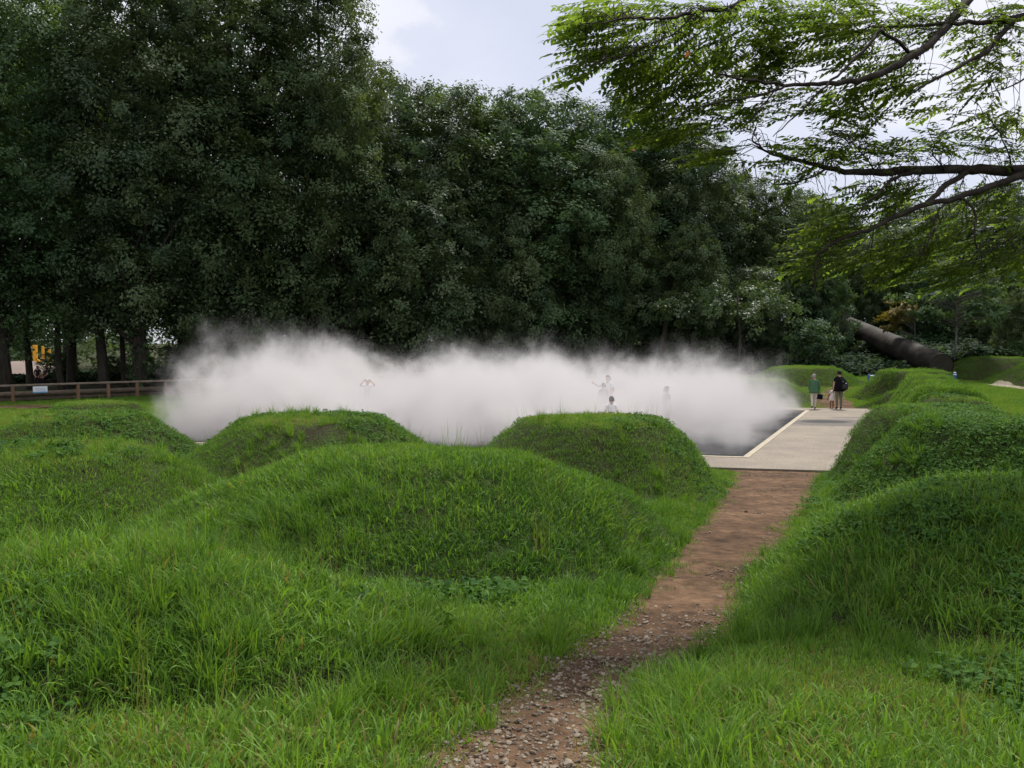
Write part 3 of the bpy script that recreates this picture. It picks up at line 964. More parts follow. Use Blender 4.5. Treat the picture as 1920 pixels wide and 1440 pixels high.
G1 = 'evergreen trees of the dark wood'
tree('tall1', 8, 47.5, -110, 1.05, .3, 'tall dark evergreen tree at the left edge, behind the fence', G1)
tree('tall2', 262, 49.5, -100, 1.0, 1.7, 'tall dark evergreen tree with a thick trunk, second from the left', G1)
tree('tall3', 440, 53, -150, 1.05, 2.9, 'tall evergreen with thin crown and sky gaps, above the thickest fog', G1)
tree('tall1', 596, 55, -130, .86, 4.1, 'tall evergreen whose crown slopes down to the open sky', G1)
tree('low1', 780, 55.5, 300, 1.0, .9, 'lower evergreen in front, below the open sky, reaching down to the fog', G1)
tree('mid1', 838, 61, 168, 1.15, 5.0, 'round topped evergreen left of the wood centre, under the white cloud', G1)
tree('mid2', 1005, 62, 176, 1.3, .5, 'broad round topped evergreen in the middle of the wood', G1)
tree('low1', 950, 57.5, 372, .9, 3.4, 'low dense evergreen in front of the middle of the wood', G1)
tree('mid2', 1150, 67, 186, 1.15, 2.2, 'evergreen just left of the overhanging branches, set back', G1)
tree('mid1', 1130, 60, 288, .82, 3.8, 'dark evergreen right of the wood centre with a steep side', G1)
tree('mid1', 1272, 66, 232, 1.0, 1.2, 'evergreen half hidden by the hanging branch tips', G1)
tree('low1', 1292, 60, 420, .95, 5.3, 'low evergreen overhanging the right part of the fog', G1)
tree('mid2', 1385, 68, 322, .9, 4.4, 'shorter evergreen behind the right end of the fog', G1)
tree('low1', 1478, 66, 350, 1.05, .2, 'bushy evergreen above the walkers', G1)
tree('low2', 1420, 61, 500, 1.0, 2.6, 'small dark tree just above the right end of the fog', G1)
tree('mid2', 1575, 76, 385, .9, 2.0, 'distant tree behind the top of the pipe', G1)
tree('low1', 1668, 72, 430, 1.1, 3.1, 'dark tree behind the middle of the pipe', G1)
tree('mid2', 1772, 80, 372, .9, .7, 'distant tree behind the lower limb of the overhanging branches', G1)
tree('mid1', 1868, 76, 345, .9, 1.9, 'large tree behind the fine branch tips near the right edge', G1)
tree('low2', 1905, 57, 540, 1.0, 4.9, 'bushy tree at the right edge behind the far mounds', G1)
tree('mid1', 1985, 66, 330, .9, 3.9, 'large tree cut by the right edge', G1)
tree('low1', 1840, 66, 500, 1.0, 1.4, 'dark low tree right of the pipe', G1)
tree('low2', 1540, 63, 500, 1.1, 1.6, 'dark bushy tree above the rounded shrub by the pipe', G1)
tree('low1', 1612, 69, 455, 1.0, 2.7, 'dark tree over the upper end of the pipe', G1)
tree('low1', 1742, 67, 470, 1.0, .3, 'dark tree behind the young pale trunked tree', G1)
tree('low2', 1866, 62, 560, 1.2, 3.7, 'low dark tree between the young tree and the right edge', G1)
tree('mid1', 1520, 88, 372, 1.0, 5.9, 'pale distant tree in the gap above the walkers', G1)
tree('mid2', 1700, 94, 380, 1.1, 4.9, 'pale distant tree below the two conifers', G1)
G2 = 'conifers beyond the wood'
tree('cone', 1660, 112, 305, .8, 1.0, 'pale pointed conifer beyond the wood, left one of two', G2, 'conifer')
tree('cone', 1785, 112, 312, .8, 2.0, 'pale pointed conifer beyond the wood, right one of two', G2, 'conifer')
G3 = 'back row of the dark wood'
tree('tall2', 130, 61, -70, 1.0, 4.0, 'tall tree in the back row, between the two leftmost trunks', G3)
tree('tall1', 345, 64, -40, 1.0, 5.5, 'tall tree in the back row, behind the ivied trunk', G3)
tree('mid2', 690, 68, 120, 1.0, 1.3, 'back row tree filling the notch beside the open sky', G3)
tree('mid1', 930, 72, 205, .9, 2.3, 'back row tree behind the two round topped evergreens', G3)
tree('mid2', 1210, 76, 240, 1.0, 3.3, 'back row tree seen between the right hand evergreens', G3)
tree('low1', 1330, 78, 350, 1.2, 2.1, 'back row tree behind the hanging branch tips', G3)
tree('low2', 560, 62, 470, 1.2, 1.1, 'low undergrowth tree behind the highest fog', G3)
tree('low2', 700, 66, 480, 1.3, 2.2, 'low undergrowth tree behind the dip in the fog', G3)
tree('low2', 400, 63, 500, 1.2, 3.0, 'low undergrowth tree behind the left end of the fog', G3)
G4 = 'slim trees by the fence'
def slim(u, Y, top_v, r, lean, label):
    X = (u - 960) * Y / FPX
    o = empty('slim_tree', (X, Y, hz(X, Y)), 0)
    H = px(u, top_v, Y).z
    g = np.random.default_rng(int(u) + 5)
    mb = MB()
    mb.tube([(lean * f + .15 * math.sin(5 * f + u), .1 * math.cos(4 * f + u), -.3 + (H + .3) * f) for f in np.linspace(0, 1, 9)], [r * (1.2 if i == 0 else 1 - .06 * i) for i in range(9)], 9)
    mb.build('trunk', M['bark'], o, True)
    cs = [np.array([lean + g.normal(0, 1.5), g.normal(0, 1.5), H * g.uniform(.62, 1.05)]) for _ in range(22)]
    V, F, T = leaf_cloud(cs, [g.uniform(.7, 1.2) for _ in cs], [g.uniform(.05, .4) for _ in cs], g, 200, .24, .11)
    link('crown', np_mesh('crown', V, F, M['leaf_dark'], {'tone': T}, quads=True), o)
    return tag(o, label, 'tree', G4)
slim(52, 51, 480, .22, .3, 'slim dark trunk just left of the yellow play frame')
slim(116, 50, 470, .20, -.2, 'slim dark trunk just right of the yellow play frame')
slim(136, 52, 450, .26, .2, 'dark straight trunk above the gap between fence posts')
slim(190, 50, 440, .32, .1, 'stout dark trunk standing left of the ivied one')
slim(228, 53, 480, .18, .5, 'thin leaning trunk just left of the ivied one')
slim(436, 55, 430, .34, .2, 'stout trunk rising behind the left part of the fog')
slim(1242, 58, 590, .26, .1, 'dark trunk above the right half of the fog')
slim(1382, 57, 585, .13, .1, 'thin pale trunk above the right end of the fog')
slim(1322, 60, 590, .09, .2, 'very thin trunk near the right end of the fog')
# ivy climbing the second trunk
iv = np.random.default_rng(5)
X2, Y2 = (262 - 960) * 49.5 / FPX, 49.5
cs, ss = [], []
for i in range(46):
    a = iv.uniform(0, 6.28); z = .3 + 4.6 * i / 46
    cs.append(np.array([X2 + math.cos(a) * .44, Y2 + math.sin(a) * .44, hz(X2, Y2) + z])); ss.append(iv.uniform(.18, .34))
V, F, T = leaf_cloud(cs, ss, [iv.uniform(.3, .7) for _ in cs], iv, 900, .13, .10)
tag(link('ivy', np_mesh('ivy', V, F, M['leaf_shrub'], {'tone': T}, quads=True)), 'ivy climbing the thick trunk behind the fence', 'ivy')

# shrubs
G5 = 'shrubs under the trees'
def shrub(u, Y, top_v, wide, rz, label, lift=0.0, mt=None):
    X = (u - 960) * Y / FPX
    o = empty('shrub', (X, Y, hz(X, Y) + lift), rz)
    s = max(.25, (px(u, top_v, Y).z - hz(X, Y) - lift) / 3.2)
    o.scale = (s * wide, s * wide, s)
    for nm, me in zip(('stem', 'foliage'), (KIND['shrub'][1], KIND['shrub'][2])):
        link(nm, me, o)['kind'] = 'stuff'
    return tag(o, label, 'shrub', G5)
shrub(1522, 56, 600, 1.0, .4, 'rounded leafy shrub left of the pipe')
shrub(1566, 61, 575, .8, 5.1, 'tall dark shrub hiding the upper end of the pipe')
shrub(1468, 60, 630, 1.1, 1.4, 'dark shrub behind the two walking adults')
shrub(1590, 56, 668, 1.3, 2.4, 'low shrub under the upper pipe')
shrub(1640, 54, 682, 1.5, 3.4, 'low shrub under the middle of the pipe')
shrub(1690, 53, 690, 1.4, 4.4, 'low shrub under the lower pipe')
shrub(1620, 60, 640, 1.6, 1.2, 'dark tall shrub behind the upper pipe')
shrub(1700, 59, 640, 1.6, 2.2, 'dark tall shrub behind the middle of the pipe')
shrub(1760, 58, 650, 1.5, 5.2, 'dark shrub behind the low end of the pipe')
shrub(1880, 60, 640, 1.6, .5, 'dark tall shrub behind the right hand far mounds')
shrub(1850, 58, 672, 1.4, .9, 'low dark shrub right of the thin trunked tree')
shrub(1915, 55, 640, 1.1, 2.9, 'light green shrub at the right edge')
shrub(110, 60, 662, 1.3, .8, 'green bush behind the fence below the yellow play frame')
shrub(215, 58, 668, 1.5, 1.8, 'dark bush behind the stout trunk')
shrub(330, 59, 650, 1.5, 2.8, 'dark bush behind the left end of the fog')
shrub(640, 62, 664, 1.3, 3.8, 'bright bush glimpsed in the dip of the fog')
shrub(1100, 64, 640, 1.4, 4.8, 'dark bush behind the waving person')
shrub(880, 64, 640, 1.6, 5.8, 'dark bush above the middle of the fog')
shrub(1010, 63, 640, 1.6, 3.0, 'dark bush above the fog, right of the middle')
shrub(1200, 62, 650, 1.3, 1.0, 'dark bush beside the trunk above the fog')
shrub(470, 60, 655, 1.5, .2, 'dark bush behind the highest fog')

# small tree with a thin pale trunk by the pipe, and the amber tree
def umbrella_tree(u, Y, base_dz, layers, label, leafm, r=.08, llen=.32, lwid=.13, name='young_tree'):
    X = (u - 960) * Y / FPX
    z0 = hz(X, Y)
    o = empty(name, (X, Y, z0), 0)
    g = np.random.default_rng(int(u))
    H = max(px(q[0], q[1], Y).z for q in layers) - z0
    mb = MB()
    mb.tube([(.1 * math.sin(4 * f), .05 * math.cos(3 * f), -.2 + (H + .2) * f) for f in np.linspace(0, 1, 10)], [r * (1 - .07 * i) for i in range(10)], 8)
    mb.build('trunk', M['grey_bark'], o, True)
    cs, ss = [], []
    lb = MB()
    for (uu, vv, ru, n_) in layers:
        c = px(uu, vv, Y) - Vector((X, Y, z0))
        rw = ru * Y / FPX
        for _ in range(n_):
            q = np.array([c.x + g.uniform(-rw, rw), g.uniform(-rw, rw) * .8, c.z + g.normal(0, .12)])
            cs.append(q); ss.append(g.uniform(.35, .6))
            lb.tube([(0, 0, max(.4, q[2] - .6)), (q[0] * .5, q[1] * .5, q[2] - .2), tuple(q)], [.03, .02, .008], 5)
    lb.build('limb', M['grey_bark'], o, True)['kind'] = 'stuff'
    V, F, T = leaf_cloud(cs, ss, [g.uniform(.2, .8) for _ in cs], g, 300, llen, lwid, flat=.35)
    link('crown', np_mesh('crown', V, F, leafm, {'tone': T}, quads=True), o)
    return tag(o, label, 'tree')
umbrella_tree(1789, 52.5, 0, [(1800, 520, 70, 12), (1830, 545, 60, 12), (1770, 560, 75, 14), (1790, 588, 60, 12), (1850, 575, 45, 8), (1740, 590, 30, 6)],
              'young tree with thin pale trunk and layered leaves beside the pipe end', M['leaf_shrub'])
umbrella_tree(1712, 55.5, 0, [(1695, 585, 32, 8), (1680, 600, 22, 6), (1672, 615, 14, 3), (1705, 570, 20, 5)],
              'small tree with amber leaves hanging over the middle of the pipe', M['leaf_amber'], r=.05, llen=.24, lwid=.12)
# bare dead branches over the upper pipe end
g = np.random.default_rng(9)
mb = MB()
b0 = px(1560, 650, 57)
for i in range(8):
    t = px(1560 + g.uniform(-15, 60), 590 + g.normal(0, 14), 57 + g.normal(0, .6))
    midp = (Vector(b0) + Vector(t)) / 2 + Vector((g.normal(0, .5), g.normal(0, .4), g.uniform(-.2, .7)))
    mb.tube([b0, midp, t, Vector(t) + Vector((g.normal(.2, .3), 0, g.normal(-.2, .25)))], [.028, .018, .010, .004], 6)
tag(mb.build('dead_branches', M['bark'], None, True), 'bare grey dead branches over the upper end of the pipe', 'branches')

# ------------------------------------------------------------------ overhanging zelkova
ZT = Vector((8.6, 8.6, 0)); ZT.z = hz(8.6, 8.6)
zel = empty('zelkova_tree', ZT)
tag(zel, 'zelkova tree with long dark limbs and yellow green leaves hanging over from the right', 'tree')
def zp(u, v, Y): return px(u, v, Y) - ZT
mb = MB()
mb.tube([(0, 0, -.4), (.05, 0, 1.2), (0, .05, 2.6), (-.1, 0, 4.0), (.1, 0, 6.0), (.4, .2, 8.5)], [.42, .34, .31, .30, .24, .15], 14)
mb.build('trunk', M['zelkova_bark'], zel, True)
LIMBS = [  # photograph-pixel polylines with their own distance along the limb and radius (m)
    ([(2200, 330, 8.6), (1920, 320, 7.9), (1800, 318, 7.7), (1690, 320, 7.5), (1600, 322, 7.3), (1520, 305, 7.2), (1450, 290, 7.1), (1410, 262, 7.0)], [.12, .075, .06, .052, .038, .026, .016, .008]),
    ([(1930, 322, 7.9), (1870, 345, 7.6), (1800, 370, 7.4), (1740, 383, 7.3), (1690, 400, 7.2), (1640, 428, 7.1), (1570, 452, 7.0), (1535, 480, 6.9), (1528, 540, 6.9), (1545, 585, 6.9)], [.06, .040, .036, .032, .030, .024, .018, .013, .009, .004]),
    ([(1810, 325, 7.7), (1770, 350, 7.5), (1735, 385, 7.35)], [.04, .036, .03]),
    ([(1740, 318, 7.6), (1680, 332, 7.3), (1660, 350, 7.1), (1620, 385, 6.9), (1600, 420, 6.8)], [.03, .022, .015, .010, .005]),
    ([(1800, 368, 7.4), (1830, 400, 7.3), (1828, 440, 7.2), (1838, 470, 7.2), (1870, 466, 7.1)], [.018, .014, .011, .008, .004]),
    ([(1838, 455, 7.2), (1840, 500, 7.2), (1850, 525, 7.1)], [.008, .006, .003]),
    ([(1780, 372, 7.4), (1756, 405, 7.2), (1745, 440, 7.1), (1735, 465, 7.0), (1730, 480, 7.0)], [.014, .011, .009, .006, .003]),
    ([(1850, -40, 8.4), (1790, 30, 7.8), (1740, 85, 7.3), (1690, 118, 7.0), (1620, 148, 6.8), (1560, 155, 6.6), (1490, 158, 6.5), (1400, 150, 6.3), (1340, 135, 6.1)], [.07, .058, .048, .042, .034, .026, .020, .013, .007]),
    ([(2100, -20, 8.8), (1920, 30, 8.2), (1860, 40, 7.9), (1780, 45, 7.6), (1690, 48, 7.4), (1600, 55, 7.2)], [.09, .055, .035, .022, .014, .006]),
    ([(1900, 40, 8.0), (1850, 95, 7.6), (1800, 125, 7.3), (1740, 155, 7.0), (1690, 190, 6.8)], [.035, .028, .022, .014, .006]),
    ([(1720, 110, 7.2), (1660, 60, 6.8), (1640, 70, 6.7), (1600, 115, 6.6), (1560, 150, 6.5), (1500, 210, 6.4), (1450, 255, 6.3)], [.02, .02, .018, .016, .013, .009, .004]),
    ([(1500, -60, 7.4), (1380, 10, 6.8), (1310, 22, 6.5), (1240, 35, 6.2), (1190, 34, 6.0), (1130, 40, 5.9), (1085, 45, 5.8)], [.04, .026, .020, .015, .011, .007, .003]),
    ([(1480, 158, 6.5), (1420, 180, 6.3), (1330, 195, 6.1), (1270, 215, 6.0), (1220, 235, 5.9)], [.014, .011, .008, .005, .003]),
    ([(1300, 25, 6.5), (1270, 60, 6.3), (1200, 90, 6.1), (1150, 115, 6.0), (1100, 125, 5.9)], [.01, .008, .006, .004, .003]),
    ([(1460, 160, 6.4), (1400, 235, 6.2), (1380, 255, 6.1)], [.01, .006, .003]),
    ([(1560, 312, 7.2), (1500, 340, 7.0), (1450, 345, 6.9), (1400, 330, 6.8)], [.014, .009, .006, .003]),
    ([(1900, 318, 7.8), (1880, 260, 7.5), (1850, 215, 7.3), (1830, 190, 7.2)], [.012, .008, .005, .003]),
    ([(1770, 318, 7.6), (1750, 280, 7.3), (1790, 230, 7.1)], [.010, .006, .003]),
    ([(1640, 320, 7.4), (1600, 270, 7.1), (1560, 250, 7.0)], [.010, .006, .003]),
    ([(2050, 60, 9.0), (1960, 120, 8.4), (1900, 160, 8.0), (1850, 175, 7.7)], [.03, .018, .010, .004]),
    ([(2060, 420, 8.6), (1960, 430, 8.2), (1900, 445, 7.9), (1860, 470, 7.6)], [.03, .016, .009, .004]),
]
nodes_ = []
for pl, rd in LIMBS:
    pts = [zp(*q) for q in pl]
    # smooth the polyline (Catmull-Rom)
    sp, sr = [], []
    for i in range(len(pts) - 1):
        p0, p1, p2, p3 = pts[max(i - 1, 0)], pts[i], pts[i + 1], pts[min(i + 2, len(pts) - 1)]
        for k in range(5):
            t = k / 5
            sp.append(.5 * ((2 * p1) + (p2 - p0) * t + (2 * p0 - 5 * p1 + 4 * p2 - p3) * t * t + (3 * p1 - p0 - 3 * p2 + p3) * t ** 3))
            sr.append(rd[i] + (rd[i + 1] - rd[i]) * t)
    sp.append(pts[-1]); sr.append(rd[-1])
    gg = np.random.default_rng(int(pl[0][0] + pl[0][1]))
    sp = [q + Vector(gg.normal(0, .006, 3)) for q in sp]
    mb = MB(); mb.tube(sp, [r_ * .7 for r_ in sr], 8)
    mb.build('limb', M['zelkova_bark'], zel, True)
    nodes_ += [(q, r) for q, r in zip(sp, sr)]
# joints from the trunk to the limbs that enter the picture
mb = MB()
for a, b, r0, r1 in (((-.05, 0, 3.2), zp(2200, 330, 8.6), .2, .12), ((.0, 0, 5.0), zp(2100, -20, 8.8), .2, .09), ((.1, 0, 6.2), zp(1850, -40, 8.4), .15, .07), ((.15, .05, 6.8), zp(1500, -60, 7.4), .13, .04), ((0, 0, 3.6), zp(2060, 420, 8.6), .1, .03), ((0, 0, 4.6), zp(2050, 60, 9.0), .1, .03)):
    a = Vector(a); mb = MB(); mb.tube([a, (a + b) / 2 + Vector((0, 0, .12)), b], [r0, (r0 + r1) / 2, r1], 8)
    mb.build('limb', M['zelkova_bark'], zel, True)
NP = np.array([tuple(q) for q, _ in nodes_])
# foliage: flat sprays of alternate leaves on drooping twigs
CL = [(1090, 45, 45, 40, 16), (1110, 95, 55, 30, 12), (1085, 130, 30, 22, 7), (1160, 60, 60, 50, 20), (1180, 120, 70, 35, 22), (1130, 20, 60, 30, 12),
      (1240, 30, 70, 40, 16), (1250, 120, 80, 50, 30), (1230, 180, 60, 35, 16), (1200, 165, 30, 15, 5), (1270, 235, 60, 30, 18), (1230, 255, 50, 14, 8), (1215, 205, 30, 18, 5),
      (1330, 60, 70, 60, 24), (1350, 140, 70, 50, 26), (1370, 210, 70, 35, 18), (1330, 290, 35, 15, 6), (1360, 285, 30, 20, 6), (1420, 40, 70, 50, 26), (1450, 110, 70, 45, 26), (1440, 190, 60, 35, 14),
      (1500, 60, 70, 60, 28), (1550, 20, 80, 40, 26), (1580, 90, 60, 45, 18), (1560, 190, 70, 35, 18), (1600, 225, 60, 30, 14), (1640, 180, 60, 40, 18), (1650, 30, 70, 40, 20), (1700, 60, 60, 45, 14), (1690, 150, 50, 40, 14), (1620, 110, 60, 40, 12),
      (1740, 190, 40, 25, 7), (1760, 20, 60, 30, 12), (1800, 60, 55, 35, 10), (1830, 100, 50, 35, 10), (1880, 70, 50, 50, 14), (1860, 130, 45, 30, 8), (1830, 165, 35, 18, 6), (1900, 20, 40, 30, 8),
      (1560, 275, 60, 30, 16), (1500, 290, 50, 30, 8), (1640, 290, 70, 25, 14), (1720, 280, 60, 25, 14), (1790, 260, 60, 25, 12), (1850, 225, 60, 30, 13), (1900, 250, 40, 40, 12), (1880, 290, 50, 20, 8), (1480, 330, 40, 18, 6), (1440, 310, 30, 15, 4),
      (1620, 360, 60, 20, 10), (1560, 400, 50, 40, 10), (1600, 420, 60, 35, 16), (1540, 450, 50, 35, 14), (1510, 480, 35, 25, 12), (1560, 500, 45, 20, 10), (1500, 510, 25, 12, 5),
      (1680, 370, 60, 25, 14), (1700, 350, 50, 15, 8), (1740, 420, 60, 30, 14), (1700, 470, 60, 30, 14), (1660, 480, 50, 22, 14), (1690, 510, 50, 20, 10), (1760, 490, 60, 25, 14), (1800, 440, 60, 35, 14), (1850, 390, 60, 30, 14), (1900, 400, 50, 40, 12), (1870, 470, 60, 30, 16), (1810, 510, 60, 25, 14), (1900, 500, 40, 25, 10), (1780, 535, 40, 12, 5), (1860, 350, 50, 15, 7)]
g = np.random.default_rng(2024)
LV, LF, LT = [], [], []
OV, OF, OT = [], [], []
twigs = MB()
def add_leaf(p, d, nrm, L, W, t, orange=False):
    V_, F_, T_ = (OV, OF, OT) if orange else (LV, LF, LT)
    b = len(V_)
    s = np.cross(d, nrm); s /= np.linalg.norm(s) + 1e-9
    V_.extend([p, p + d * L * .38 + s * W * .5 + nrm * W * .12, p + d * L * .38 - s * W * .5 + nrm * W * .12, p + d * L * .72 + s * W * .33 - nrm * L * .04,
               p + d * L * .72 - s * W * .33 - nrm * L * .04, p + d * L - nrm * L * .12])
    F_.extend([(b, b + 2, b + 1), (b + 1, b + 2, b + 4), (b + 1, b + 4, b + 3), (b + 3, b + 4, b + 5)])
    T_.extend([t] * 6)
nspray = 0
for (cu, cv, ru, rv, cnt) in CL:
    for _ in range(int(cnt * 2.15)):
        a, rr = g.uniform(0, 6.283), math.sqrt(g.uniform())
        u, v = cu + math.cos(a) * rr * ru, cv + math.sin(a) * rr * rv
        base_y = np.interp(u, [1050, 1500, 1920], [5.9, 6.8, 7.7])
        tip = np.array(zp(u, v, base_y + .22 + abs(g.normal(0, .5)) - .15))
        d2 = np.sum((NP - tip) ** 2, 1)
        j = np.argsort(d2)[g.integers(0, 12)]
        root = NP[j]
        dirv = tip - root; dl = np.linalg.norm(dirv) + 1e-6
        outw = dirv / dl + np.array([-.55, -.1, .0]) + g.normal(0, .22, 3)
        outw[2] *= .45
        outw /= np.linalg.norm(outw)
        L = g.uniform(.22, .42)
        start = tip - outw * L * .5
        if dl > .12:
            mid = (root + start) / 2 + np.array([0, 0, .04]) + g.normal(0, .025, 3)
            if dl < .42:
                twigs.tube([root, mid, start], [.0036, .0026, .0018], 4, caps=False)
        sag = np.array([0, 0, -1.0])
        spts = [start + outw * L * f + sag * (.10 * L * f * f) for f in (0, .33, .66, 1)]
        twigs.tube(spts, [.0018, .0014, .0011, .0008], 4, caps=False)
        nrm = np.array([0, -.08, 1.0]) + g.normal(0, .17, 3); nrm /= np.linalg.norm(nrm)
        side = np.cross(outw, nrm); side /= np.linalg.norm(side)
        nl = g.integers(14, 20)
        tone = np.clip(g.normal(.36, .2), 0, .75)
        for k in range(nl):
            f = (k + .5) / nl
            p = start + outw * L * f + sag * (.10 * L * f * f)
            sgn = 1 if k % 2 else -1
            dd = outw * g.uniform(.45, .8) + side * sgn * g.uniform(.6, 1.0) + sag * g.uniform(.0, .22)
            dd /= np.linalg.norm(dd)
            nn = nrm + g.normal(0, .28, 3); nn -= dd * (nn @ dd); nn /= np.linalg.norm(nn)
            ll = g.uniform(.05, .082) * (.75 + .4 * f)
            add_leaf(p, dd, nn, ll, ll * g.uniform(.33, .42), float(np.clip(tone + g.normal(0, .09), 0, .8)))
        nspray += 1
for (u, v) in ((1294, 90), (1188, 279)):
    for k in range(1):
        p = np.array(zp(u + g.normal(0, 2), v + g.normal(0, 3), 5.7 if u < 1500 else 6.9))
        dd = np.array([-.3, 0, -1.0]) + g.normal(0, .3, 3); dd /= np.linalg.norm(dd)
        nn = np.cross(dd, np.array([1, 0, .3])); nn /= np.linalg.norm(nn)
        add_leaf(p, dd, nn, .055, .024, .5, True)
twigs.build('twigs', M['zelkova_bark'], zel)['kind'] = 'stuff'
# the rest of the crown, above and outside the picture
cs, ss, ts = [], [], []
for i in range(130):
    a, r_ = g.uniform(0, 6.283), 6.5 * math.sqrt(g.uniform())
    q = np.array([r_ * math.cos(a) + .5, r_ * math.sin(a) - 1.0, 4.2 + 5.0 * g.uniform() * (1 - (r_ / 8) ** 2)])
    w = Vector(q) + ZT
    if w.y > .5 and abs(w.x) / w.y < .66 and (w.z - CAMH) / w.y < .47: continue
    cs.append(q); ss.append(g.uniform(.7, 1.1)); ts.append(g.uniform(.2, .6))
V, F, T = leaf_cloud(cs, ss, ts, g, 260, .085, .036)
link('upper_crown', np_mesh('upper_crown', V, F, M['leaf_zelkova'], {'tone': T}, quads=True), zel)
fo = link('foliage', np_mesh('foliage', np.array(LV), np.array(LF), M['leaf_zelkova'], {'tone': np.array(LT)}), zel)
ol = link('orange_leaves', np_mesh('orange_leaves', np.array(OV), np.array(OF), M['leaf_orange'], {'tone': np.array(OT)}), zel)
tag(ol, 'a few withered orange leaves')

# ------------------------------------------------------------------ wood mass far behind, closing the view between the trunks
g = np.random.default_rng(31)
cs, ss, ts = [], [], []
for i in range(330):
    u = g.uniform(-250, 2200)
    Y = g.uniform(84, 100) if u < 150 else g.uniform(74, 96)
    X = (u - 960) * Y / FPX
    s = g.uniform(1.3, 2.4)
    top = 9 if u > 150 else 7
    cs.append(np.array([X, Y, hz(X, Y) + g.uniform(.6, top)])); ss.append(s); ts.append(g.uniform(.1, .6))
V, F, T = leaf_cloud(cs, ss, ts, g, 70, .55, .26)
tag(link('far_wood', np_mesh('far_wood', V, F, M['leaf_dark'], {'tone': T}, quads=True)), 'dense dark wood far behind the trunks', kind='stuff')

# ------------------------------------------------------------------ wooden fence, boardwalk, notice boards
FA, FB, FC = Vector((-26.5, 36.2, 0)), Vector((-17.8, 44.5, 0)), Vector((-4.0, 56.5, 0))
def along(a, b, t): return a + (b - a) * t
def fence(points, posts, label, h=.92):
    o = empty('wooden_fence', points[0])
    base = Vector(points[0])
    for a, b in zip(points[:-1], points[1:]):
        mb = MB()
        mb.box(((a + b) / 2 - base + Vector((0, 0, h - .04))), ((b - a).length + .02, .13, .10), math.atan2(b.y - a.y, b.x - a.x), .02)
        mb.build('top_rail', M['wood_rail'], o)
    for p in posts:
        mb = MB(); mb.box(p - base + Vector((0, 0, (h - .09) / 2 - .1)), (.125, .125, h - .09 + .2), math.atan2((FB - FA).y, (FB - FA).x), .015)
        mb.build('post', M['wood_post'], o)
    return tag(o, label, 'fence')
def at_u(a, b, u):
    k = (u - 960) / FPX
    t = (k * a.y - a.x) / ((b.x - a.x) - k * (b.y - a.y))
    return along(a, b, t)
posts = [at_u(FA, FB, u) for u in (-110, -45, 22, 145, 202, 256, 309)] + [along(FB, FC, t) for t in np.arange(.02, 1.0, .076)]
fence([FA, FB, FC], posts, 'brown wooden post and rail fence running behind the fog')
bw = empty('boardwalk', FA)
tag(bw, 'low wooden boardwalk behind the post and rail fence', 'boardwalk')
for a, b in ((FA, FB), (FB, FC)):
    d = (b - a).normalized(); nrm = Vector((-d.y, d.x, 0)); ang = math.atan2(d.y, d.x)
    mb = MB(); aa = a - FA + nrm * .55; bb = b - FA + nrm * .55
    mb.tube([aa + Vector((0, 0, .44)), (aa + bb) / 2 + Vector((0, 0, .45)), bb + Vector((0, 0, .44))], [.12, .12, .12], 12)
    mb.build('edge_log', M['wood_dark'], bw, True)
    mb = MB(); mb.box((aa + bb) / 2 + nrm * .12 + Vector((0, 0, .22)), ((b - a).length, .10, .16), ang, .01)
    mb.build('side_beam', M['wood_dark'], bw)
    nb = int((b - a).length / .32)
    pm = MB(); pm.box((0, 0, 0), (.30, 1.9, .05), 0, .006); pme = pm.mesh('plank', M['wood_dark'])
    for i in range(nb):
        q = link('plank', pme, bw)
        q.location = aa + (bb - aa) * ((i + .5) / nb) + nrm * 1.15 + Vector((0, 0, .32))
        q.rotation_euler = (0, 0, ang)
    for i in range(int((b - a).length / 1.9)):
        mb = MB(); mb.box(aa + d * (1.9 * i + .9) + nrm * .25 + Vector((0, 0, .02)), (.12, .12, .4), ang)
        mb.build('leg', M['wood_post'], bw)
def notice(u, label):
    a, b = (FA, FB) if u < 322 else (FB, FC)
    p = at_u(a, b, u)
    d = (b - a).normalized(); nrm = Vector((-d.y, d.x, 0))
    o = empty('notice_board', p - nrm * .085 + Vector((0, 0, .50)), math.atan2(d.y, d.x))
    mb = MB(); mb.box((0, 0, .16), (.62, .014, .30)); pn = mb.build('panel', M['sign_white'], o)
    mb = MB(); mb.box((0, -.0095, .034), (.62, .004, .05)); mb.build('stripe', M['sign_blue'], pn)
    mb = MB()
    gg = np.random.default_rng(int(u))
    for r_ in range(3):
        x0 = -.22
        while x0 < .2:
            w = gg.uniform(.03, .07)
            mb.box((x0 + w / 2, -.0095, .215 - r_ * .055), (w, .004, .012)); x0 += w + .015
    lt = mb.build('lettering', M['sign_ink'], pn); lt['kind'] = 'stuff'
    mb = MB(); mb.box((.2, -.0095, .115), (.05, .004, .03)); mb.build('emblem', M['sign_blue'], pn)
    return tag(o, label, 'sign', 'white notices on the fence')
notice(73, 'white notice with blue stripe hanging on the clear part of the fence')
notice(623, 'pale notice on the fence seen dimly through the fog')

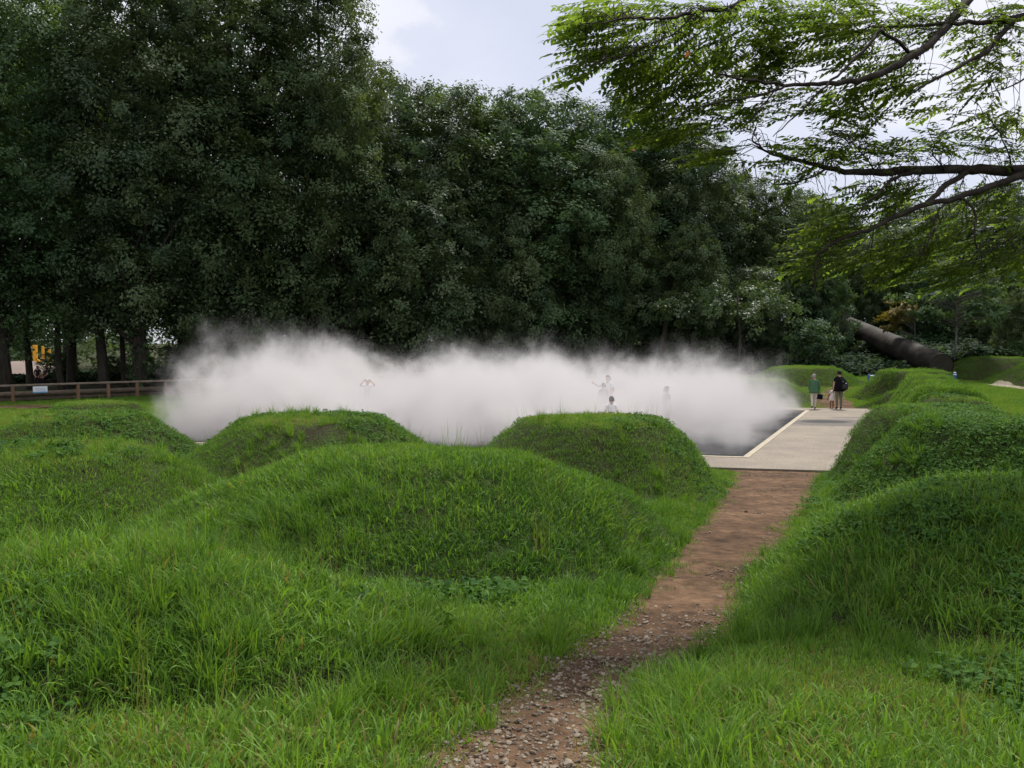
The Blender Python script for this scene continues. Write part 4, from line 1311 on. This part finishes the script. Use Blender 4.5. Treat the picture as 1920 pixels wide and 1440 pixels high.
# ------------------------------------------------------------------ pipe, barrier, posts
m = mat('pipe_metal', (.020, .016, .012), .75, .2, .0, noise=(1.3, (.046, .038, .030), .46, .60, (1, .6, 1)), bump=(6, .25, .01))
M['pipe'] = m
M['pipe_end'] = mat('pipe_end', (.030, .027, .020), .7, .3, .2, noise=(1.5, (.05, .043, .03), .4, .7))
PA, PB = px(1765, 686, 50.0), px(1572, 604, 67.0)
PR = 46 * 50.0 / FPX / 2
o = empty('steel_pipe', (PA.x, PA.y, PA.z - PR))
off = Vector((PA.x, PA.y, PA.z - PR))
mb = MB(); nseg = 6
ax = (PB - PA).normalized()
mb.tube([PA + (PB - PA) * f - off for f in np.linspace(0, 1, 13)], PR, 40, caps=False)
mb.build('barrel', M['pipe'], o, True)
for k in (1, 2, 3, 4):
    mb = MB(); c = PA + (PB - PA) * (k / 5) - off
    mb.tube([c - ax * .03, c - ax * .015, c + ax * .015, c + ax * .03], [PR + .001, PR + .010, PR + .010, PR + .001], 40, caps=False)
    mb.build('weld_seam', M['pipe'], o, True)
mb = MB(); mb.tube([PA + ax * .03 - off, PA + ax * .05 - off], [PR - .012, PR - .012], 40); mb.build('end_plate', M['pipe_end'], o)
mb = MB(); mb.tube([PA - ax * .004 - off, PA + ax * .045 - off], [PR + .014, PR + .014], 40, caps=False)
mb.tube([PA - ax * .004 - off, PA + ax * .045 - off], [PR - .010, PR - .010], 40, caps=False)
mb.add([], [])
mb.build('rim', M['pipe'], o, True)
tag(o, 'large dark rusty steel pipe slanting down the wooded slope', 'pipe')
# concrete block under the low end
c = Vector((PA.x + ax.x * .6, PA.y + ax.y * .6, 0)); c.z = hz(c.x, c.y)
mb = MB(); mb.box((c.x, c.y, (c.z - .3 + PA.z - PR * .55) / 2), (1.1, .6, (PA.z - PR * .55) - c.z + .3), 0, .03)
tag(mb.build('pipe_support', mat('concrete', (.10, .095, .085), .9, .2, noise=(3, (.16, .15, .13), .4, .7))), 'dark concrete support under the low end of the pipe', 'support')

bp = px(1629, 704, 48.0)
o = empty('barrier', (bp.x, bp.y, hz(bp.x, bp.y)))
tag(o, 'blue posted barrier with a blue and white striped bar behind the ridge', 'barrier')
top = bp.z - hz(bp.x, bp.y)
for dx in (0, 2.1):
    mb = MB(); mb.tube([(dx, 0, -.2), (dx, 0, top + .04), (dx, 0, top + .07)], [.055, .055, .03], 12); mb.build('post', M['blue_paint'], o, True)
for i in range(9):
    mb = MB(); w = (2.1 - .1) / 9
    mb.tube([(.05 + w * i, 0, top - .02), (.05 + w * (i + 1), 0, top - .02)], .04, 10)
    mb.build('bar_segment', M['white_paint'] if i % 2 == 0 else M['sign_blue'], o, True)
q = px(1790, 712, 49.0)
z0 = hz(q.x, q.y)
o = empty('bollard', (q.x, q.y, z0))
mb = MB(); mb.tube([(0, 0, -.2), (0, 0, .40), (0, 0, .52)], [.10, .10, .085], 14); mb.build('post', M['blue_paint'], o, True)
mb = MB(); mb.tube([(0, 0, .40), (0, 0, .46)], [.104, .100], 14, caps=False); mb.build('reflective_band', M['white_paint'], o, True)
mb = MB(); mb.tube([(0, 0, .52), (0, 0, .56), (0, 0, .58)], [.086, .06, .01], 14); mb.build('cap', M['white_paint'], o, True)
tag(o, 'short blue bollard with white cap beside the pipe end', 'bollard')

# ------------------------------------------------------------------ play area glimpsed between the left trunks
M['sand'] = mat('sand', (.22, .17, .145), .9, .1, noise=(.6, (.27, .215, .185), .35, .7))
pa = px(70, 690, 76)
o = empty('play_frame', (pa.x, pa.y, 0))
tag(o, 'yellow play frame glimpsed between the left tree trunks', 'play frame')
for dx, h in ((-.15, 2.6), (.55, 2.5), (1.15, 2.2)):
    mb = MB(); mb.box((dx, 0, h / 2), (.34 if dx < 0 else .16, .2, h), 0, .02); mb.build('post', M['yellow_paint'], o)
mb = MB(); mb.box((.55, 0, 1.0), (1.3, .10, .12), 0, .02, Matrix.Rotation(.5, 4, 'Y')); mb.build('brace', M['yellow_paint'], o)
mb = MB()
vs = []
for i in range(17):
    for j in range(5):
        vs.append((-6 + i * .8, -3 + j * 1.6, .02 + 1.25 * math.exp(-((i - 8) / 5.5) ** 2) * math.sin(math.pi * (j + .3) / 4.6)))
fs = [[i * 5 + j, (i + 1) * 5 + j, (i + 1) * 5 + j + 1, i * 5 + j + 1] for i in range(16) for j in range(4)]
mb.add([(pa.x + a, pa.y - 3 + b, c) for a, b, c in vs], fs)
tag(mb.build('sand_bank', M['sand'], None, True), 'pale pink sand bank behind the left tree trunks', kind='structure')

# ------------------------------------------------------------------ people
SK = mat('skin', (.52, .30, .20), .55, .3)
SK2 = mat('tanned_skin', (.24, .105, .05), .55, .3)
def cloth(name, c): return mat(name, c, .9, .1, noise=(14, tuple(min(1, k * 1.25) for k in c), .3, .7), bump=(30, .2, .01))
HAIR = mat('black_hair', (.010, .009, .008), .7, .15)
HAIRG = mat('grey_hair', (.17, .165, .16), .7, .2, noise=(20, (.34, .33, .32), .4, .6))
SHOE = mat('shoe', (.012, .012, .014), .6, .3)
def person(loc, h, rz, label, top, bottom, shoe=None, hair=None, skin=None, arms=None, legs=None, lean=(0, 0), head_turn=0.0, sleeves='short', coat=None, hair_len=.0, shorts=False, hunch=0.0, group=None, child=False, z=None):
    """one continuous skinned body; local +Y is forward. arms: [(elbow, wrist)] left(-x), right(+x) in units of the height"""
    skin = skin or SK; hair = hair or HAIR; shoe = shoe or SHOE
    x0, y0 = loc
    z0 = z if z is not None else max(hz(x0, y0), 0 if inside(PLZ, np.array([x0]), np.array([y0]))[0] > 0 else -9)
    o = empty('person', (x0, y0, z0), rz)
    hs = 1.22 if child else 1.0
    Lx, Ly = lean
    def J(x, y, zz): return [x + Lx * max(0, zz - .5) * 2, y + Ly * max(0, zz - .5) * 2, zz]
    V, E, Rd, Mt = [], [], [], []     # Mt: material of the edge leading to the vertex
    def add(p, r, par=None, m=1):
        V.append([c * h for c in p]); Rd.append((r[0] * h, r[1] * h) if isinstance(r, tuple) else (r * h, r * h))
        if par is not None: E.append((par, len(V) - 1)); Mt.append(m)
        return len(V) - 1
    pel = add(J(0, 0, .525), (.088, .066), None, 2)
    waist = add(J(0, 0, .615), (.078, .058), pel, 1)
    chest = add(J(0, .005, .735), (.094, .066), waist, 1)
    nb = add(J(0, hunch * .3, .815), (.062, .05), chest, 1)
    neck = add(J(0, .006 + hunch * .5, .850), .030, nb, 0)
    hd0 = add(J(0, .012 + hunch, .885), (.040 * hs, .046 * hs), neck, 0)
    hd1 = add(J(0, .016 + hunch, .885 + .050 * hs), (.045 * hs, .055 * hs), hd0, 0)
    hd2 = add(J(0, .012 + hunch, .885 + .090 * hs), (.034 * hs, .042 * hs), hd1, 0)
    ct, st = math.cos(head_turn), math.sin(head_turn)
    def HT(x, y): return (x * ct + y * st, -x * st + y * ct)
    nx_, ny_ = HT(0, .064 * hs); add(J(nx_, ny_ + .014 + hunch, .885 + .036 * hs), .008, hd1, 0)
    for s in (-1, 1):
        ex, ey = HT(s * .050 * hs, -.004); add(J(ex, ey + .014 + hunch, .885 + .040 * hs), .010, hd1, 0)
    arms = arms or [((-.135, .01, .64), (-.13, .05, .50)), ((.135, .01, .64), (.13, .05, .50))]
    for s, (el, wr) in zip((-1, 1), arms):
        sh = add(J(s * .098, 0, .800), .036, nb, 1)
        e_ = np.array(J(*el)); s_ = np.array(J(s * .098, 0, .800)); w_ = np.array(wr if False else J(*wr))
        mid = add(list(s_ * .45 + e_ * .55), .031, sh, 1)
        el_i = add(list(e_), .025 if sleeves == 'short' else .030, mid, 0 if sleeves == 'short' else 1)
        wr_i = add(list(w_), .017, el_i, 0 if sleeves == 'short' else 1)
        dirn = w_ - e_; dirn /= np.linalg.norm(dirn) + 1e-9
        side = np.cross(dirn, [0, 1, 0]); side /= np.linalg.norm(side) + 1e-9
        palm = add(list(w_ + dirn * .032), (.020, .011), wr_i, 0)
        for f in range(4):
            k1 = add(list(w_ + dirn * (.062 - .003 * abs(f - 1.5)) + side * (.0105 * (f - 1.5))), .0058, palm, 0)
            add(list(w_ + dirn * (.094 - .006 * abs(f - 1.3)) + side * (.0125 * (f - 1.5)) + np.array([0, .010, 0])), .0045, k1, 0)
        t1 = add(list(w_ + dirn * .036 + side * -.024), .0065, palm, 0)
        add(list(w_ + dirn * .060 + side * -.032), .005, t1, 0)
    legs = legs or [((-.052, .008, .285), (-.052, -.005, .045)), ((.052, .008, .285), (.052, -.005, .045))]
    for s, (kn, an) in zip((-1, 1), legs):
        hp = add([s * .048, 0, .495], .062, pel, 2)
        k_, a_ = np.array(kn), np.array(an)
        th = add(list(np.array([s * .048, 0, .495]) * .5 + k_ * .5), .052, hp, 2)
        kni = add(list(k_), .037, th, 0 if shorts else 2)
        cf = add(list(k_ * .6 + a_ * .4 + np.array([0, -.008, 0])), .034, kni, 0 if shorts else 2)
        an_i = add(list(a_), .023, cf, 0 if shorts else 2)
        heel = add([a_[0], a_[1] - .012, a_[2] - .020], (.022, .020), an_i, 3)
        add([a_[0] + s * .006, a_[1] + .085, max(.018, a_[2] - .028)], (.023, .014), heel, 3)
    me = bpy.data.meshes.new('body')
    me.from_pydata(V, E, [])
    ob = link('body', me)
    md = ob.modifiers.new('skin', 'SKIN'); md.use_smooth_shade = True
    for i, sv in enumerate(me.skin_vertices[0].data):
        sv.radius = Rd[i]; sv.use_root = (i == 0)
    sb = ob.modifiers.new('sub', 'SUBSURF'); sb.levels = 2; sb.render_levels = 2
    dg = bpy.context.evaluated_depsgraph_get()
    nm = bpy.data.meshes.new_from_object(ob.evaluated_get(dg))
    ob.modifiers.clear(); ob.data = nm; nm.name = 'body'
    ob.parent = o
    nm.materials.clear()
    for mm in (skin, top, bottom, shoe): nm.materials.append(mm)
    A = np.array([V[a] for a, b in E]); B = np.array([V[b] for a, b in E]); D = B - A; L2 = np.sum(D * D, 1) + 1e-9
    mi = []
    for pl in nm.polygons:
        c = np.array(pl.center)
        t = np.clip(np.sum((c - A) * D, 1) / L2, 0, 1)
        mi.append(Mt[int(np.argmin(np.sum((A + D * t[:, None] - c) ** 2, 1)))])
    nm.polygons.foreach_set('material_index', mi)
    nm.polygons.foreach_set('use_smooth', [True] * len(mi))
    # hair: a cap over the crown and the back of the head
    mb = MB(); hc = J(0, .014 + hunch, .885 + .052 * hs)
    T = Matrix.Translation([c * h for c in hc]) @ Matrix.Rotation(-head_turn, 4, 'Z')
    rows = []
    for f in np.linspace(-.045 * hs - hair_len, .063 * hs, 9):
        k = max(.02, 1 - (max(f, 0) / (.064 * hs)) ** 2) ** .5
        back = -.010 if f < .02 else -.003
        cut = .52 if f < .012 else 1.0      # below the fringe only the back half
        rows.append((0, (back - (.028 * hs if cut < 1 else 0)) * h, f * h, .054 * hs * k * h, .062 * hs * k * (.62 if cut < 1 else 1) * h))
    mb.rings(rows, 14, T)
    mb.build('hair', hair, o, True)
    if coat:
        mb = MB()
        rows = [(Lx * .1 * h, 0, .455 * h, .150 * h, .105 * h), (0, 0, .50 * h, .138 * h, .098 * h), (0, 0, .60 * h, .118 * h, .085 * h), (0, 0, .70 * h, .112 * h, .082 * h), (0, 0, .79 * h, .105 * h, .072 * h), (0, 0, .83 * h, .055 * h, .048 * h)]
        rows = [(r_[0] + Lx * max(0, r_[2] / h - .5) * 2 * h, r_[1] + Ly * max(0, r_[2] / h - .5) * 2 * h, *r_[2:]) for r_ in rows]
        mb.rings(rows, 18)
        mb.build('coat', coat, o, True)
    return tag(o, label, 'person', group)

c_green = cloth('green_cloth', (.062, .135, .072)); c_cream = cloth('cream_cloth', (.52, .47, .40)); c_black = cloth('black_cloth', (.008, .008, .009))
c_khaki = cloth('khaki_cloth', (.135, .135, .10)); c_white = cloth('white_cloth', (.72, .70, .70)); c_mauve = cloth('mauve_cloth', (.20, .15, .16))
c_dark = cloth('charcoal_cloth', (.035, .035, .038)); c_navy = cloth('navy_cloth', (.006, .008, .025)); c_pale = cloth('pale_cloth', (.55, .56, .58))
wx = (1525 - 960) * 36.9 / FPX
walker = person((wx, 36.75), 1.53, -.12, 'grey haired person in a long green coat walking away across the plaza edge', c_green, c_cream, hair=HAIRG, sleeves='long', coat=c_green, head_turn=.75,
       arms=[((-.13, .02, .64), (-.125, .03, .53)), ((.145, .01, .63), (.150, .05, .49))], legs=[((-.055, -.01, .285), (-.075, -.13, .085)), ((.05, .05, .285), (.045, .05, .045))], hunch=.012)
bx_ = (1571 - 960) * 37.05 / FPX
person((bx_, 36.85), 1.68, -.05, 'dark haired person in black T-shirt and khaki trousers facing away', c_black, c_khaki, head_turn=.2,
       arms=[((-.130, .015, .63), (-.135, .03, .485)), ((.13, .0, .64), (.10, .09, .60))], coat=c_black)
person(((1561 - 960) * 37.3 / FPX, 37.3), 1.0, -.3, 'small child in white clothes held by the hand of the person in black', c_white, c_white, skin=SK2, shorts=True, child=True, lean=(.10, .02),
       arms=[((-.15, .02, .62), (-.16, .05, .48)), ((.12, -.03, .80), (.10, -.05, .95))])
# handbag and backpack
o = empty('handbag', (wx + .265, 36.85, .40))
mb = MB(); mb.box((0, 0, .13), (.27, .10, .22), 0, .02, Matrix.Rotation(.10, 4, 'Y')); mb.build('pouch', c_navy, o)
mb = MB(); mb.tube([(-.06, 0, .23), (-.05, 0, .31), (0, 0, .345), (.05, 0, .31), (.06, 0, .23)], .010, 6); mb.build('handle', c_navy, o, True)
tag(o, 'dark navy handbag carried by the person in the green coat', 'bag')
o = empty('backpack', (bx_ + .10, 36.64, .82))
mb = MB(); mb.rings([(0, 0, 0, .13, .08), (.01, -.01, .08, .19, .13), (.01, -.01, .24, .19, .13), (-.01, 0, .38, .16, .11), (-.03, .01, .49, .09, .07), (-.03, .01, .52, .03, .03)], 14); mb.build('pack', c_black, o, True)
mb = MB(); mb.rings([(.03, -.11, .06, .10, .04), (.03, -.12, .12, .12, .06), (.03, -.12, .22, .12, .06), (.03, -.11, .27, .09, .04)], 12); fp = mb.build('front_pocket', c_dark, o, True)
mb = MB(); mb.tube([(-.08, .03, .46), (-.09, .12, .53), (-.09, .22, .50)], .016, 6); mb.build('strap', c_black, o, True)
mb = MB(); mb.box((-.05, -.10, .37), (.03, .012, .06)); mb.build('zip_pull', M['white_paint'], o)
mb = MB(); mb.box((.06, -.135, .31), (.06, .012, .025)); mb.build('buckle', M['white_paint'], fp)
tag(o, 'black backpack with white buckles worn by the person in black', 'bag')
# people in the fog
FZ = -.07
person(((1141 - 960) * 32.5 / FPX, 32.5), 1.72, math.pi - .5, 'person in white T-shirt raising one hand above the fog', c_white, c_dark, head_turn=.1, z=FZ, lean=(0, .03),
       arms=[((-.14, .03, .66), (-.12, .10, .60)), ((.19, .07, .735), (.275, .11, .80))])
person(((1132 - 960) * 31.4 / FPX, 31.4), 1.47, .3, 'dark haired person in front of the one raising a hand, sunk in fog', c_mauve, c_dark, z=FZ)
person(((1147 - 960) * 24.6 / FPX, 24.6), 1.42, .05, 'dark haired person in a white shirt standing in the near fog, seen from behind', c_white, c_khaki, z=FZ)
person(((1250 - 960) * 27.6 / FPX, 27.6), 1.55, -1.2, 'dim dark clothed figure in the fog, right of the others', c_dark, c_dark, z=FZ, hair_len=.03)
person(((689 - 960) * 34.0 / FPX, 34.0), 1.50, math.pi, 'pale ghostly figure in the fog by the second notice', c_white, c_pale, z=FZ, hair=mat('white_cap', (.6, .58, .56), .8),
       arms=[((-.20, .02, .84), (-.10, .03, .93)), ((.20, .02, .84), (.10, .03, .93))])
# two people sitting on a log under the trees
for u, lab in ((70, 'left one of two silhouettes sitting under the trees'), (86, 'right one of two silhouettes sitting under the trees')):
    person(((u - 960) * 57 / FPX, 57), 1.6, math.pi + (.4 if u < 80 else -.3), lab, c_dark, c_dark, z=hz((u - 960) * 57 / FPX, 57) - .37, hunch=.03,
           legs=[((-.06, .24, .50), (-.06, .22, .275)), ((.06, .24, .50), (.06, .22, .275))], arms=[((-.13, .06, .64), (-.06, .2, .56)), ((.13, .06, .64), (.06, .2, .56))], group='people sitting under the trees')
sx_ = (78 - 960) * 57 / FPX
mb = MB(); mb.tube([(sx_ - 1.0, 57.05, hz(sx_, 57) + .2), (sx_, 57.0, hz(sx_, 57) + .21), (sx_ + 1.0, 57.05, hz(sx_, 57) + .2)], [.2, .21, .2], 12)
tag(mb.build('log_seat', M['bark'], None, True), 'dark log seat under the trees at the left', 'log')

# ------------------------------------------------------------------ fog over the basin
mb = MB()
hp = [(-13.5, 23.0), (-8.0, 21.7), (6.5, 20.6), (9.6, 26.0), (14.6, 36.0), (16.5, 43.0), (2.0, 45.0), (-8.0, 43.0), (-14.5, 34.0), (-14.8, 27.0)]
cxx, cyy_ = 0.0, 31.5
def shrinkp(k): return [(cxx + (x - cxx) * k, cyy_ + (y - cyy_) * k) for x, y in hp]
lev = [(1.0, -.066), (1.0, 2.6), (.93, 4.0), (.80, 4.6)]
vs = []
for k, z in lev: vs += [(x, y, z) for x, y in shrinkp(k)]
nh = len(hp)
fs = [list(range(nh - 1, -1, -1)), [3 * nh + i for i in range(nh)]]
for a in range(3):
    for i in range(nh):
        j = (i + 1) % nh
        fs.append([a * nh + i, a * nh + j, (a + 1) * nh + j, (a + 1) * nh + i])
mb.add(vs, fs)
m = bpy.data.materials.new('fog'); m.use_nodes = True
n, l = m.node_tree.nodes, m.node_tree.links
m.cycles.volume_step_rate = .5
n.clear()
out = n.new('ShaderNodeOutputMaterial')
pv_ = n.new('ShaderNodeVolumePrincipled')
pv_.inputs['Color'].default_value = (.79, .765, .755, 1)
pv_.inputs['Anisotropy'].default_value = .0
l.new(pv_.outputs[0], out.inputs['Volume'])
geo = n.new('ShaderNodeNewGeometry')
sep = n.new('ShaderNodeSeparateXYZ'); l.new(geo.outputs['Position'], sep.inputs[0])
X, Y, Z = sep.outputs
def mth(op, *a):
    q = n.new('ShaderNodeMath'); q.operation = op
    for i, s in enumerate(a):
        if isinstance(s, (int, float)): q.inputs[i].default_value = s
        else: l.new(s, q.inputs[i])
    return q.outputs[0]
def lin(ax_, ay_, c): return mth('ADD', mth('MULTIPLY_ADD', X, ax_, c), mth('MULTIPLY', Y, ay_))
def sm(v, a, b):
    q = n.new('ShaderNodeMapRange'); q.interpolation_type = 'SMOOTHSTEP'
    l.new(v, q.inputs[0]); q.inputs[1].default_value = a; q.inputs[2].default_value = b
    return q.outputs[0]
def nz(scale, detail, rough, loc, dist=0.0, zs=1.0):
    mp = n.new('ShaderNodeMapping'); mp.inputs['Location'].default_value = loc; mp.inputs['Scale'].default_value = (1, 1, zs)
    l.new(geo.outputs['Position'], mp.inputs['Vector'])
    q = n.new('ShaderNodeTexNoise'); q.inputs['Scale'].default_value = scale; q.inputs['Detail'].default_value = detail
    q.inputs['Roughness'].default_value = rough; q.inputs['Distortion'].default_value = dist
    l.new(mp.outputs[0], q.inputs['Vector'])
    return q.outputs['Fac']
n1 = mth('SUBTRACT', nz(.62, 6, .64, (3.1, 0, 0), .6), .5)
n3 = nz(.45, 4, .6, (11, 3, 5), .8)
n2 = mth('SUBTRACT', nz(2.1, 4, .62, (0, 7, 0), .5, .9), .5)
near = mth('ADD', lin(.196, .981, -22.35), 0)                       # metres inside the near kerb
right = lin(-.912, .410, -3.05)                                      # metres inside the right kerb
left = lin(1.0, -.06, 12.9)
far_ = lin(-.2, -.98, 42.4)
dmin = mth('MINIMUM', mth('MINIMUM', near, right), mth('MINIMUM', left, far_))
d_n = mth('MULTIPLY_ADD', n1, 1.2, mth('MULTIPLY_ADD', n2, .9, dmin))
foot = sm(d_n, .15, .95)
fc = n.new('ShaderNodeFloatCurve')
cv = fc.mapping.curves[0]
prof = [(-14, .3), (-12.6, 1.5), (-11.2, 3.0), (-9.6, 3.55), (-7.6, 3.45), (-6.4, 2.5), (-5, 2.3), (-3.8, 2.1), (-2.9, 2.85), (-1, 2.7), (1.4, 2.75), (3.4, 2.35), (5.6, 2.6), (9, 2.35), (13, 2.2), (16, 1.6)]
for i, (a, b) in enumerate(prof):
    xx, yy = (a + 14) / 30, b / 4
    if i == 0: cv.points[0].location = (xx, yy)
    elif i == len(prof) - 1: cv.points[1].location = (1, yy)
    else: cv.points.new(xx, yy)
fc.mapping.update()
l.new(mth('MULTIPLY_ADD', X, 1 / 30, 14 / 30), fc.inputs['Value'])
ztop = mth('MULTIPLY_ADD', fc.outputs[0], 4.0, .35)
edge = sm(dmin, -.4, 1.7)
ztop = mth('MULTIPLY', ztop, mth('MULTIPLY_ADD', edge, .62, .38))
hgt = mth('SUBTRACT', mth('MULTIPLY_ADD', n1, 5.4, mth('MULTIPLY_ADD', n2, 2.2, ztop)), Z)
body = sm(hgt, .0, 2.4)
dens = mth('MULTIPLY', mth('POWER', body, 2.4), foot)
dens = mth('MULTIPLY', dens, mth('MULTIPLY_ADD', n2, 1.6, 1.0))
dens = mth('MULTIPLY', dens, mth('MULTIPLY_ADD', sm(right, .2, 4.2), .65, .35))
dens = mth('MULTIPLY', dens, mth('MULTIPLY_ADD', sm(n3, .38, .62), 1.35, .16))
dens = mth('MULTIPLY', mth('MAXIMUM', dens, 0), mth('MAXIMUM', mth('MULTIPLY_ADD', Z, -.19, 1.0), .27))
l.new(dens, pv_.inputs['Density'])
tag(mb.build('fog', m), 'white drifting artificial fog filling the basin', kind='stuff')
